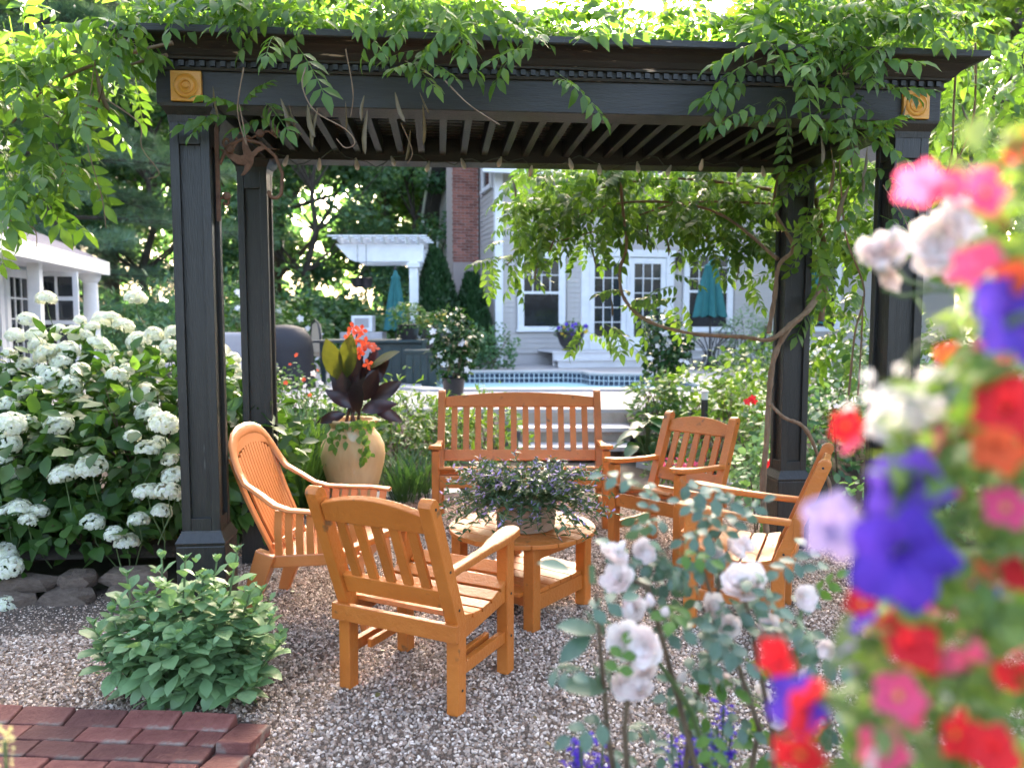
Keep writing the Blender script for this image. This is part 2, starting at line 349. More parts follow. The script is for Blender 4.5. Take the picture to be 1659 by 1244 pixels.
# terrace with the pool let into it
pool = [(-1.1,11.95),(2.7,11.95),(2.95,12.3),(2.95,15.0),(2.6,15.25),(1.8,15.3),(1.5,15.5),(1.4,15.95),(1.1,16.15),(-1.0,16.0),(-1.4,15.6),(-1.45,12.3)]
c0 = Vector((.7,14,0))
def grow(pl, d): return [tuple((Vector((x,y,0))+(Vector((x,y,0))-c0).normalized()*d)[:2]) for x, y in pl]
def ring(outer, inner, z):
    V = [Vector((x,y,z)) for x, y in outer+inner]; F = tessellate_polygon([[Vector((x,y,0)) for x, y in outer],[Vector((x,y,0)) for x, y in inner]])
    m = MB(); m.v = [tuple(v) for v in V]; m.f = [tuple(q) for q in F]; return m
outer = [(-14,9.36),(14,9.36),(14,29),(-14,29)]
mb = ring(outer, grow(pool,.1), .51); o = len(mb.v)
mb.v += [(-14,9.36,.51),(14,9.36,.51),(14,9.36,0),(-14,9.36,0)]; mb.f.append((o,o+1,o+2,o+3))
struct(mb.build('pool_terrace', M_('terrace_paving', (.30,.285,.28), .7, (.40,.38,.37), .9, .3, 30)))
cop = thing('pool_coping', 'pale stone coping running round the swimming pool', 'coping', (.7,14,.5))
pin, pout = pool, grow(pool,.34)
for i in range(len(pin)):              # coping stones, cut along each side
    a0, a1, b0, b1 = Vector(pin[i]), Vector(pin[(i+1)%len(pin)]), Vector(pout[i]), Vector(pout[(i+1)%len(pin)])
    n = max(1, round((a1-a0).length/.6))
    for k in range(n):
        s0, s1 = (k+.006)/n, (k+1-.006)/n
        q = [a0.lerp(a1,s0), a0.lerp(a1,s1), b0.lerp(b1,s1), b0.lerp(b1,s0)]
        MB().prism([(p.x-.7,p.y-14) for p in q], .012, .05).build('coping_stone', tr, cop, .008)
tile = bpy.data.materials.new('pool_tile'); tile.use_nodes = True; t = tile.node_tree; b = t.nodes['Principled BSDF']; b.inputs['Roughness'].default_value = .15
bk = t.nodes.new('ShaderNodeTexBrick'); bk.offset = 0; bk.inputs['Color1'].default_value = (.012,.02,.04,1); bk.inputs['Color2'].default_value = (.03,.045,.08,1); bk.inputs['Mortar'].default_value = (.5,.55,.58,1)
bk.inputs['Scale'].default_value = 1; bk.inputs['Brick Width'].default_value = .1; bk.inputs['Row Height'].default_value = .1; bk.inputs['Mortar Size'].default_value = .008
uvn = t.nodes.new('ShaderNodeUVMap'); t.links.new(uvn.outputs[0], bk.inputs[0]); t.links.new(bk.outputs[0], b.inputs['Base Color'])
mb = MB(); n = len(pool); mb.v = [(x,y,.5) for x, y in pool]+[(x,y,-.7) for x, y in pool]; mb.f = [(i,i+n,(i+1)%n+n,(i+1)%n) for i in range(n)]
me = mb.mesh('pool_wall', tile); uv = me.uv_layers.new(); u0 = 0
for i, p in enumerate(me.polygons):
    l = (Vector(pool[i])-Vector(pool[(i+1)%n])).length
    for k, li in enumerate(p.loop_indices): uv.data[li].uv = (u0+(l if k in (2,3) else 0), .5 if k in (0,3) else -.7)
    u0 += l
struct(link('pool_wall', me))
mb = MB(); mb.v = [(x,y,-.7) for x, y in pool]; mb.f = [tuple(range(n))]; struct(mb.build('pool_floor', M_('pool_plaster', (.45,.66,.70), .6)))
wat = bpy.data.materials.new('water'); wat.use_nodes = True; t = wat.node_tree; b = t.nodes['Principled BSDF']; b.inputs['Base Color'].default_value = (.42,.66,.68,1); b.inputs['Roughness'].default_value = .12; b.inputs['IOR'].default_value = 1.05; b.inputs['Specular IOR Level'].default_value = .2
nz = t.nodes.new('ShaderNodeTexNoise'); nz.inputs['Scale'].default_value = 3; bp = t.nodes.new('ShaderNodeBump'); bp.inputs['Strength'].default_value = .15; bp.inputs['Distance'].default_value = .05; tc = t.nodes.new('ShaderNodeTexCoord'); t.links.new(tc.outputs['Object'], nz.inputs[0]); t.links.new(nz.outputs[0], bp.inputs['Height']); t.links.new(bp.outputs[0], b.inputs['Normal'])
mb = MB(); mb.v = [(x,y,.30) for x, y in pool]; mb.f = [tuple(range(n))]; struct(mb.build('pool_water', wat))
# ------------------------------------------------------------ the house
clap = M_('clapboard_paint', (.40,.375,.36), .6, (.45,.425,.41), 2, .15, 50)
glass = M_('window_glass', (.012,.015,.018), .06, (.03,.035,.04), 1.2, spec=.8)
roofm = M_('roof_shingle', (.06,.055,.06), .85, (.10,.09,.09), 20, .6, 60)
house = thing('clapboard_house', 'grey clapboard house with white French doors and a brick chimney beyond the pool', 'house', (-.36,19,.5), R(14))
HL = 13.; HD = 8.7; EZ = 4.85; RZ = 7.7       # local heights above .5
def bx(name, x0, x1, y0, y1, z0, z1, mat, par=None, bevel=0):
    return MB().box(((x0+x1)/2,(y0+y1)/2,(z0+z1)/2),(x1-x0,y1-y0,z1-z0)).build(name, mat, par, bevel=bevel)
m = MB(); m.prism([(.03,0),(HD-.03,0),(HD-.03,EZ),(HD/2,RZ),(.03,EZ)], .03, HL, 'X'); m.build('wall', clap, house)
bd = MB().box((.5,0,0),(1,.022,.135)).mesh('clapboard', clap)
opens = [(.45,1.75,.83,2.72),(2.1,4.53,.33,2.72),(4.76,6.25,.81,2.85),(8.0,9.4,.81,2.85)]
z = .34
while z < EZ:
    cuts = sorted([(a,b) for a, b, c, d in opens if c-.06 < z < d+.02]); x = .1
    for a, b in cuts+[(HL,HL)]:
        if a-x > .05:
            o = link('clapboard', bd, house); o.location = (x,.012,z); o.rotation_euler = (R(-6),0,0); o.scale = (a-x,1,1)
        x = b
    z += .122
z = .1
while z < 6.2:
    top = HD if z < EZ else (HD-(z-EZ)/(RZ-EZ)*HD/2); lo = .1 if z < EZ else HD/2*(z-EZ)/(RZ-EZ)
    for a, b in ((lo,1.95),(3.05,top)):
        if a < .6 and 4.2 < z < 5.45 and b < 2: a = 1.62
        if b-a < .1: continue
        o = link('clapboard', bd, house); o.location = (.012,b,z); o.rotation_euler = (R(-6),0,R(-90)); o.scale = (b-a,1,1)
    z += .122
MB().box((.045,.045,2.45),(.19,.19,4.9)).build('corner_trim', white, house, bevel=.005)
def window(par, x0, x1, z0, z1, cols, rows, side=False, sash=True, kind='window'):
    # casing, sashes, panes and bars; y = 0 is the wall face
    m = MB(); wd = .11
    def B(mb, a, b, c, d, y0, y1): mb.box(((a+b)/2,(y0+y1)/2,(c+d)/2),(b-a,y1-y0,d-c))
    B(m,x0,x0+wd,z0,z1,-.05,.02); B(m,x1-wd,x1,z0,z1,-.05,.02); B(m,x0-.03,x1+.03,z1,z1+.13,-.06,.02); B(m,x0-.04,x1+.04,z0-.06,z0,-.08,.02)
    f = m.build(kind, white, par, bevel=.004)
    g = MB(); B(g,x0+wd,x1-wd,z0,z1,-.008,.0); g.build('pane', glass, f)
    a, b = x0+wd, x1-wd; s = MB()
    B(s,a,a+.05,z0,z1,-.035,-.01); B(s,b-.05,b,z0,z1,-.035,-.01); B(s,a+.05,b-.05,z0,z0+.07,-.035,-.01); B(s,a+.05,b-.05,z1-.06,z1,-.035,-.01)
    if sash: zm = (z0+z1)/2; B(s,a+.05,b-.05,zm-.03,zm+.03,-.037,-.01)
    s.build('sash', white, f)
    lo = (z0+z1)/2 if sash else z0+.07
    for k in range(1, cols): xx = a+.05+(b-a-.1)*k/cols; q = MB(); B(q,xx-.011,xx+.011,lo+.03,z1-.06,-.03,-.009); q.build('glazing_bar', white, f)
    for k in range(1, rows): zz = lo+.03+(z1-.06-lo-.03)*k/rows; q = MB(); B(q,a+.05,b-.05,zz-.01,zz+.01,-.028,-.0085); q.build('glazing_bar', white, f)
    return f
window(house,.5,1.69,.85,2.6,4,2); window(house,4.81,6.18,.83,2.75,4,3); window(house,8.05,9.35,.83,2.75,4,3)
f = window(house,.55,1.6,4.3,5.4,2,2); f.rotation_euler = (0,0,R(-90)); f.location = (0,2.1,0)
m = MB()
for a, b, c, d in ((2.1,2.3,.33,2.62),(4.33,4.53,.33,2.62),(2.05,4.58,2.62,2.8),(3.28,3.34,.33,2.62)): m.box(((a+b)/2,-.02,(c+d)/2),(b-a,.08,d-c))
df = m.build('door_frame', white, house, bevel=.004)
for a, b in ((2.31,3.27),(3.35,4.32)):
    m = MB(); B_ = lambda p,q,r,s_: m.box(((p+q)/2,-.012,(r+s_)/2),(q-p,.05,s_-r))
    B_(a,a+.13,.36,2.6); B_(b-.13,b,.36,2.6); B_(a+.13,b-.13,.36,.66); B_(a+.13,b-.13,2.46,2.6)
    d = m.build('door', white, house, bevel=.003)
    MB().box(((a+b)/2,-.004,1.56),(b-a-.26,.008,1.8)).build('pane', glass, d)
    for k in (1,2): MB().box((a+.13+(b-a-.26)*k/3,-.02,1.56),(.022,.02,1.8)).build('glazing_bar', white, d)
    for k in range(1,5): MB().box(((a+b)/2,-.0215,.66+1.8*k/5),(b-a-.26,.018,.022)).build('glazing_bar', white, d)
    MB().tube([(b-.06 if a < 3 else a+.06,-.09,1.32),(b-.16 if a < 3 else a+.16,-.09,1.32)], .012).build('handle', iron, d)
m = MB(); m.box((4.64,-.1,2.5),(.13,.13,.25)); m.lathe([(.02,0),(.1,.02),(.02,.12)],10,(4.64,-.1,2.63)); m.box((4.64,-.03,2.5),(.06,.06,.2)); m.build('wall_lantern', iron, house)
# eaves, gable rake, roof
for sgn in (0,1):
    m = MB(); y0, y1 = (-.45, HD/2) if sgn == 0 else (HD+.45, HD/2); sl = (RZ-EZ)/(HD/2); z0 = EZ-.45*sl
    m.prism([(y0,z0),(y1,RZ),(y1,RZ+.22),(y0,z0+.2)], -.5, HL+.3, 'X'); m.build('roof', roofm, house)
    m = MB(); m.prism([(y0,z0-.02),(y1,RZ-.02),(y1,RZ+.16),(y0,z0+.16)], -.56, -.5, 'X'); m.build('rake_board', white, house)
m = MB(); m.box((HL/2-.2,-.5,EZ-.36),(HL+.5,.12,.14)); m.build('gutter', white, house)
m = MB(); m.tube([(-.5,HD+.5,EZ-.35),(-.42,HD+.45,EZ-.6),(-.06,HD+.06,EZ-.85),(-.06,HD+.06,0)], .05, 8); m.build('downspout', white, house, 50)
# chimney, brick by brick
mort = M_('mortar', (.34,.29,.27), .9); cbr = M_('chimney_brick', (.21,.075,.055), .85, (.29,.12,.09), 8, .3, 60, rnd_=.38)
ch = bx('chimney', -.70, -.03, 1.97, 3.0, 0, 8.9, mort, house)
cb = MB().box((0,0,0),(.205,.10,.058)).mesh('brick', cbr)
z = 2.6; j = 0
while z < 5.9:
    x = -.70+.1-(.107 if j%2 else 0)
    while x < .03:
        l0, l1 = max(x-.1,-.712), min(x+.1,-.03)
        if l1-l0 > .04:
            o = link('brick', cb, ch); o.location = ((l0+l1)/2,1.995,z); o.scale = ((l1-l0)/.205,.7,1)
        x += .214
    z += .0715; j += 1
# porch deck and step
deckm = M_('porch_paint', (.60,.59,.60), .55, (.68,.67,.67), 3, .2, 40)
for k in range(8): bx('deck_board', 1.0, 11, -1.3+k*.16, -1.3+k*.16+.152, .33, .36, deckm, house)
bx('porch_riser', 1.02, 10.98, -1.26, -1.2, .02, .33, deckm, house); bx('porch_step', 1.0, 11, -1.66, -1.27, .155, .185, deckm, house); bx('porch_riser', 1.03, 10.97, -1.62, -1.58, 0, .155, deckm, house)
# ------------------------------------------------------------ pool house at the left
ph = thing('pool_house', 'white pool house with shingled roof, round column and paned doors behind the hydrangeas', 'pool house', (-6.65,13.2,.3), R(13))
# local: y runs back to front along -y, x into the building is -x ; eave line at x = 0
LEN = 9.
m = MB(); sl = math.tan(R(24)); m.prism([(0,2.13),(-2.4,2.13+2.4*sl),(-2.4,2.2+2.4*sl),(0,2.2)], -LEN, 0, 'Y'); rf = m.build('roof', M_('pool_house_shingle', (.15,.14,.17), .85, (.21,.20,.23), 12, .5, 50), ph)
cs = MB().box((0,0,0),(.15,.24,.012)).mesh('shingle', MATS['pool_house_shingle'])
for r in range(13):
    for k in range(30):
        if len(rf.children) < 290:
            o = link('shingle', cs, rf); o.location = (-.07-r*.135, -.12-.25*k-(.12 if r%2 else 0), 2.21+(.07+r*.135)*sl+.004); o.rotation_euler = (0,R(22),0)
bx('fascia', -.02, .03, -LEN, .02, 2.0, 2.21, white, ph); bx('soffit', -1.3, -.02, -LEN, 0, 2.0, 2.03, white, ph)
m = MB(); m.prism([(0,2.0),(-2.4,2.0+2.4*sl),(-2.4,2.2+2.4*sl),(0,2.2)], -.02, .06, 'Y'); m.build('rake_board', white, ph)
bx('wall', -4, -.6, -LEN, -.35, 0, 2.02, white, ph)
m = MB(); m.lathe([(.17,0),(.17,.1),(.13,.14),(.12,1.0),(.105,1.86),(.14,1.9),(.16,1.96),(.16,2.0)], 20, (-.2,-.25,0)); m.build('column', white, ph, 40)
m = MB(); m.box((-.2,-2.75,1),(.14,.14,2.0)); m.build('post', white, ph)
for k in range(5):
    y1 = -.75-1.05*k; d = MB()
    for a, b, c, e in ((y1-.95,y1-.83,.05,1.95),(y1-.12,y1,.05,1.95),(y1-.83,y1-.12,.05,.45),(y1-.83,y1-.12,1.83,1.95)): d.box((-.57,(a+b)/2,(c+e)/2),(.06,b-a,e-c))
    d = d.build('door', white, ph)
    MB().box((-.585,y1-.475,1.14),(.02,.71,1.38)).build('pane', glass, d)
    for q in (1,2): MB().box((-.57,y1-.83+.71*q/3,1.14),(.02,.02,1.38)).build('glazing_bar', white, d)
    for q in range(1,5): MB().box((-.569,y1-.475,.45+1.38*q/5),(.018,.71,.02)).build('glazing_bar', white, d)
d = MB(); d.box((-.25,-1.72,1.0),(.55,.045,1.9)); d = d.build('open_door', white, ph)
for q in (0,1):
    for r in range(4): MB().box((-.37+.23*q,-1.745,.72+.34*r),(.19,.012,.28)).build('pane', glass, d)
ln = thing('wall_lantern', 'dark caged lantern hanging beside the pool house column', 'lantern', at(125,482,12.9))
m = MB(); m.lathe([(.09,0),(.1,.02),(.1,.04)], 12); m.lathe([(.1,.3),(.06,.38),(.02,.44)], 12)
for k in range(8): a = k*math.pi/4; m.tube([(.09*math.cos(a),.09*math.sin(a),.03),(.1*math.cos(a),.1*math.sin(a),.3)], .006, 4)
m.tube([(0,0,.43),(0,0,.6)], .008, 5); m.build('cage', iron, ln); MB().lathe([(.035,.03),(.035,.18)], 12).build('candle', white, ln)
# ------------------------------------------------------------ far white pergola, kitchen terrace, patio furniture
wp = thing('white_pergola', 'white painted pergola with scalloped rafter ends on one post beyond the canna', 'pergola', (-2.2,18.4,.51))
for yy in (-.35,.9):
    m = MB(); m.prism([(-1.75,2.75),(-1.45,2.42),(-1.3,2.36),(.22,2.36),(.22,2.75)], yy-.05, yy+.05, 'Y'); m.build('beam', white, wp, bevel=.008)
    m = MB(); m.box((0,yy,1.18),(.2,.2,2.36)); m.box((0,yy,2.28),(.3,.3,.1)); m.build('post', white, wp, bevel=.008)
rm = MB(); rm.prism([(-.75,.06),(-.6,-.08),(1.15,-.08),(1.3,.06)], -.025, .025, 'X'); rme = rm.mesh('rafter', white)
for k in range(8):
    o = link('rafter', rme, wp, .005); o.location = (-1.62+.25*k,0,2.84)
for k in range(4): MB().box((-.78,-.6+.5*k,2.915),(2.2,.06,.03)).build('top_lath', white, wp)
tealm = M_('teal_canvas', (.015,.11,.115), .8, (.02,.14,.14), 5, .2, 120)
def umbrella(label, base, top, r, lean=0):
    u = thing('closed_umbrella', label, 'umbrella', base)
    h = top-base[2]; MB().tube([(0,0,0),(0,0,h+.05)], .02, 8).build('pole', iron, u, 60)
    V = []; F = []; n = 32; prof = [(.03,h),(.06,h-.1),(.5*r,h-.16),(.42*r,h-.2),(.62*r,h-.5),(.85*r,h-.95),(r,h-1.25)]
    for i, (q, z) in enumerate(prof):
        for k in range(n):
            a = 2*math.pi*k/n; fo = 1+.30*(i/6)*math.cos(8*a)+.06*math.sin(3*a+i); V.append((q*fo*math.cos(a),q*fo*math.sin(a),z-.03*math.cos(8*a)*(i == 6)))
    for i in range(len(prof)-1):
        for k in range(n): F.append((i*n+k,i*n+(k+1)%n,(i+1)*n+(k+1)%n,(i+1)*n+k))
    MB().add(V,F).build('canopy', tealm, u, 70); MB().lathe([(.03,0),(.045,.03),(.02,.08)],10,(0,0,h)).build('finial', iron, u, 60)
    MB().lathe([(.25,0),(.25,.04),(.06,.09),(.04,.25)],16).build('base', iron, u, 50); return u
umbrella('closed teal umbrella standing in the black iron patio table', (4.33,17.45,.51), 2.9, .3)
umbrella('closed teal umbrella standing under the white pergola', (-2.47,17,.51), 2.62, .2)
umbrella('closed teal umbrella half hidden behind the vine-wrapped pergola column', (5.75,15.5,.51), 2.75, .28)
# iron patio table and chairs
pt = thing('iron_patio_table', 'round black wrought iron patio table with splayed scroll legs', 'table', (4.33,17.45,.51))
MB().lathe([(.56,.70),(.6,.71),(.6,.73),(.05,.73)], 28).build('table_top', iron, pt, 40)
for k in range(6):
    a = k*math.pi/3; c, s_ = math.cos(a), math.sin(a)
    MB().tube([(.42*c,.42*s_,.70),(.2*c,.2*s_,.5),(.09*c,.09*s_,.33),(.16*c,.16*s_,.15),(.4*c,.4*s_,0)], .014, 6).build('leg', iron, pt, 60)
def iron_chair(loc, rz, label):
    t = thing('iron_patio_chair', label, 'chair', loc, rz, 'black iron chairs round the patio table')
    MB().lathe([(.22,.40),(.25,.42),(.25,.44),(.02,.43)], 20).build('seat', iron, t, 40)
    m = MB(); arc = [(.25*math.cos(a),-.22-.06*math.sin(a),.44+.5*math.sin(a)) for a in np.linspace(0,math.pi,13)]; m.tube(arc, .013, 6); m.build('back_frame', iron, t, 60)
    m = MB()
    for k in range(-3,4):
        x = k*.062; h = .5*math.sqrt(max(0,1-(x/.25)**2)); m.tube([(x,-.22,.44),(x*1.1+.03*(-1)**k,-.25,.44+h*.5),(x,-.27,.44+h)], .007, 5)
    for k in range(3): m.tube([(-.06+.06*k+.05*math.cos(q),-.25,.68+.05*math.sin(q)) for q in np.linspace(0,6.28,11)], .006, 4)
    m.build('back_lattice', iron, t, 60)
    for sx in (-1,1):
        MB().tube([(.24*sx,-.24,.66),(.27*sx,-.05,.68),(.27*sx,.18,.64),(.25*sx,.2,.42)], .012, 6).build('armrest', iron, t, 60)
        for y in (.16,-.18): MB().tube([(.17*sx,y,.41),(.2*sx,y*1.2,.2),(.24*sx,y*1.5,0)], .012, 6).build('leg', iron, t, 60)
    return t
iron_chair((3.62,17.2,.51), R(-70), 'black iron chair with hooped lattice back to the left of the umbrella pole')
iron_chair((4.85,18.15,.51), R(155), 'black iron chair with hooped lattice back tucked between patio table and porch')
iron_chair((5.15,17.1,.51), R(65), 'black iron chair beside the pale foliage at the right of the patio table')
iron_chair((3.75,18.2,.51), R(205), 'black iron chair with hooped back under the white window behind the patio table')
# pots
blackpot = M_('black_pot', (.02,.018,.02), .4, (.035,.03,.032), 6, .2, 40)
def pot(prof, name, label, loc, mat=None, n=28):
    return tag(MB().lathe(prof, n, loc).build(name, mat or blackpot, None, 40), label, 'pot')
hr = Matrix.Translation((-.36,19,.5)) @ Matrix.Rotation(R(14),4,'Z')
PP = hr @ Vector((1.5,-1.02,.362))
pot([(.14,0),(.18,.02),(.16,.06),(.24,.16),(.31,.36),(.33,.40),(.33,.44),(.28,.44),(.26,.40)], 'flower_pot', 'black flared pot of purple pansies on the porch edge', PP)
# dark bar table, cabinet, dining bits
barm = M_('bottle_green_paint', (.012,.028,.03), .4, (.02,.04,.042), 4, .15, 40)
bar = thing('outdoor_bar', 'dark green outdoor counter with cupboard behind the canna leaves', 'counter', (-2.35,13.6,.51))
MB().box((0,0,.70),(1.75,.75,.05)).build('counter_top', barm, bar, bevel=.008)
MB().box((.45,0,.335),(.8,.6,.67)).build('cupboard', barm, bar, bevel=.006)
for k in range(5): MB().box((.1+.16*k,-.305,.34),(.15,.014,.56)).build('panel_board', barm, bar, bevel=.003)
for x, y in ((-.8,-.3),(-.8,.3)): MB().box((x,y,.337),(.07,.07,.675)).build('leg', barm, bar)
pl = thing('planter_box', 'square bottle green planter box at the pool edge', 'planter', (-1.45,12.9,.51)); MB().box((0,0,.27),(.5,.5,.54)).build('body', barm, pl, bevel=.008); MB().box((0,0,.555),(.56,.56,.05)).build('rim', barm, pl, bevel=.006)
for k in range(4): MB().box((-.18+.12*k,-.258,.27),(.1,.016,.42)).build('panel_board', barm, pl, bevel=.003)
cush = M_('grey_cushion', (.34,.32,.33), .9, (.39,.37,.37), 4, .3, 200)
sofa = thing('outdoor_sofa', 'grey cushioned outdoor sofa seen between the two left columns', 'sofa', (-4.35,12.1,.51))
MB().box((0,.05,.14),(1.7,.85,.24)).build('base', iron, sofa, bevel=.02)
for k in (-1,0,1):
    MB().box((k*.54,0,.34),(.53,.75,.16)).build('seat_cushion', cush, sofa, bevel=.05, segs=3); m = MB(); m.box((k*.54,.38,.64),(.53,.2,.44),rot=(R(-12),0,0)); m.build('back_cushion', cush, sofa, bevel=.07, segs=3)
gc = thing('covered_grill', 'grill under a draped black cover right of the rear left column', 'grill', (-3.55,12.4,.51))
m = MB(); m.lathe([(.36,.0),(.33,.35),(.34,.6),(.33,.78),(.26,.92),(.1,.98)], 14); m.v = [(x*(1.35+.06*math.sin(9*y+z*5)),y*(1+.08*math.sin(11*x)),z) for x, y, z in m.v]; m.build('cover', M_('black_cover', (.015,.014,.018), .6, bump=.5, bscale=8), gc, 60)
MB().tube([(.45,0,.72),(.62,0,.72),(.62,0,.62)], .02, 8).build('handle', iron, gc, 60)
stripe = M_('striped_cushion', (.30,.24,.17), .85, (.42,.36,.28), 30, stretch=(12,.1,.1))
dc = thing('dining_chair', 'dark rattan dining chair with striped cushion beyond the bar counter', 'chair', (-3.35,14.7,.51), R(-60))
MB().box((0,0,.42),(.5,.5,.08)).build('seat', stripe, dc, bevel=.03); m = MB(); m.prism([(-.24,.46),(.24,.46),(.27,.8),(.2,.98),(0,1.03),(-.2,.98),(-.27,.8)], -.28, -.22, 'Y'); m.build('backrest', stripe, dc, bevel=.025)
m = MB(); m.tube([(-.27,-.25,.0),(-.28,-.27,.8),(-.2,-.28,1.0),(0,-.285,1.06),(.2,-.28,1.0),(.28,-.27,.8),(.27,-.25,0)], .02, 6); m.build('back_frame', iron, dc, 60)
for x in (-.24,.24): MB().box((x,.23,.19),(.04,.04,.38)).build('leg', iron, dc)
wh = thing('cooler', 'pale grey appliance standing on the counter by the white pergola', 'appliance', (-3.2,17.2,.51)); MB().box((0,0,.4),(.9,.6,.8)).build('cabinet', slate, wh, bevel=.01); MB().box((.0,0,.98),(.45,.4,.34)).build('body', white, wh, bevel=.02); MB().box((0,-.21,1.0),(.3,.02,.2)).build('panel', cush, wh)
for u, hl_ in ((580,'black bucket pot hung at the open end of the white pergola'),(594,'second black hanging pot, between the first one and the white pergola post')):
    o = at(u,466,17.9); h = thing('hanging_pot', hl_, 'pot', o, 0, 'black pots hanging from the white pergola')
    MB().lathe([(.11,0),(.14,.2),(.15,.21),(.13,.22)], 14).build('pot', blackpot, h, 40); MB().tube([(-.13,0,.21),(0,0,.5),(0,0,.95)], .006, 4).build('wire', iron, h); MB().tube([(.13,0,.21),(0,0,.5)], .006, 4).build('wire', iron, h)
bl = thing('path_light', 'black bollard path light with clear cap behind the rear armchair', 'light', (1.92,7.9,.15))
MB().lathe([(.035,0),(.035,.62)], 14).build('post', iron, bl, 40); MB().lathe([(.03,.62),(.034,.64),(.034,.69)], 14).build('lens', M_('clear_lens', (.6,.6,.6), .15), bl, 40); MB().lathe([(.042,.69),(.042,.705),(.01,.72)], 14).build('cap', slate, bl, 40)
# ------------------------------------------------------------ the dark pergola
peel = M_('peeling_cornice_paint', (.0115,.0115,.010), .5, (.022,.022,.018), 5, .35, 30, (1,6,6), spots=((.50,.40,.30), 7, .665))
PW, PD = 1.768, .62
pg = thing('pergola', 'dark green-black panelled pergola over the seating with dentil cornice and ochre corner blocks', 'pergola', (.195,4.65,0), R(5.2))
def column(x, y):
    c = MB().box((x,y,1.5),(.14,.14,2.0)).build('column', dark, pg)
    st_ = .042; h0, h1 = .5, 2.5
    for sx in (-1,1):
        for sy in (-1,1): MB().box((x+sx*(.09-st_/2), y+sy*(.09-st_/2), (h0+h1)/2),(st_,st_,h1-h0)).build('corner_stile', dark, c, bevel=.003)
    for dx, dy in ((0,-1),(0,1),(1,0),(-1,0)):
        for z0, z1 in ((2.37,2.499),(.5,.6)):
            wd = .18-2*st_-.001
            MB().box((x+dx*.079, y+dy*.079, (z0+z1)/2), ((wd,.018,z1-z0) if dy else (.018,wd,z1-z0))).build('panel_rail', dark, c, bevel=.002)
    m = MB(); m.box((x,y,.235),(.23,.23,.47)); m.build('plinth', dark, c, bevel=.006)
    m = MB()
    for (a,z0),(b,z1) in zip([(.23,.47),(.236,.485),(.19,.53)],[(.236,.485),(.19,.53),(.185,.54)]):
        V = [(x+sx*q/2,y+sy*q/2,z) for q, z in ((a,z0),(b,z1)) for sx, sy in ((-1,-1),(1,-1),(1,1),(-1,1))]
        m.add(V, [(0,1,5,4),(1,2,6,5),(2,3,7,6),(3,0,4,7)])
    m.build('plinth_moulding', dark, c)
    m = MB()
    for (a,z0),(b,z1) in zip([(.184,2.47),(.19,2.5),(.235,2.535)],[(.19,2.5),(.235,2.535),(.24,2.549)]):
        V = [(x+sx*q/2,y+sy*q/2,z) for q, z in ((a,z0),(b,z1)) for sx, sy in ((-1,-1),(1,-1),(1,1),(-1,1))]
        m.add(V, [(0,1,5,4),(1,2,6,5),(2,3,7,6),(3,0,4,7)])
    m.build('capital_moulding', dark, c)
for x in (-PW,PW):
    for y in (-PD,PD): column(x,y)
for y in (-PD,PD): MB().box((0,y,2.626),(2*PW+.28,.19,.152)).build('beam', darkbeam, pg, bevel=.004)
for x in (-PW,PW): MB().box((x,0,2.626),(.19,2*PD-.19,.148)).build('side_beam', dark, pg, bevel=.004)
hx, hy = PW+.14, PD+.095
prof = [(0,2.70),(.012,2.70),(.018,2.712),(.008,2.714),(.008,2.742),(.03,2.745),(.034,2.755),(.042,2.76),(.06,2.782),(.095,2.808),(.12,2.818),(.145,2.822),(.15,2.828),(.15,2.856),(-.15,2.86)]
m = MB()
for o_, z in prof:
    for sx, sy in ((-1,-1),(1,-1),(1,1),(-1,1)): m.v.append((sx*(hx+o_), sy*(hy+o_), z))
for i in range(len(prof)-1):
    for k in range(4): m.f.append((i*4+k,i*4+(k+1)%4,(i+1)*4+(k+1)%4,(i+1)*4+k))
m.build('cornice', peel, pg)
m = MB(); n = int(2*hx/.046)
for k in range(n): m.box((-hx+.03+k*(2*hx-.06)/(n-1), -hy-.016, 2.729),(.024,.016,.024))
for k in range(int(2*hy/.046)):
    for sx in (-1,1): m.box((sx*(hx+.016), -hy+.03+k*.046, 2.729),(.016,.024,.024))
d = m.build('dentil_band', dark, pg); d['kind'] = 'stuff'
rme = MB().box((0,0,0),(.04,2*PD-.2,.10)).mesh('rafter', dark)
for k in range(26): o = link('rafter', rme, pg, .003); o.location = (-1.63+k*.1304,0,2.64)
lme = MB().box((0,0,0),(2*PW+.1,.05,.025)).mesh('lath', dark)
for k in range(16): o = link('lath', lme, pg, .002); o.location = (0,-.51+k*.068,2.705)  # set close, with extra laths added to keep light off the underside
for x in (-PW,PW):
    b = MB().box((x,-PD-.106,2.626),(.138,.022,.138)).build('corner_block', rosette, pg, bevel=.004); b['label'] = 'ochre painted square block with turned rings'
    T = Matrix.Translation((x,-PD-.117,2.626)) @ Matrix.Rotation(R(90),4,'X')
    MB().lathe([(.056,0),(.056,.004),(.050,.008),(.044,.002),(.036,.001),(.034,.006),(.026,.008),(.02,.001),(.014,.003),(.011,.009),(.004,.011)], 32, M=T).build('turned_rings', rosette, b, 40)
for y in (-1,): 
    for sx in (1,): MB().box((sx*(PW+.146),-PD+.02,2.626),(.022,.13,.138)).build('corner_block', rosette, pg, bevel=.004)
PGM = Matrix.Translation((.195,4.65,0)) @ Matrix.Rotation(R(5.2),4,'Z')
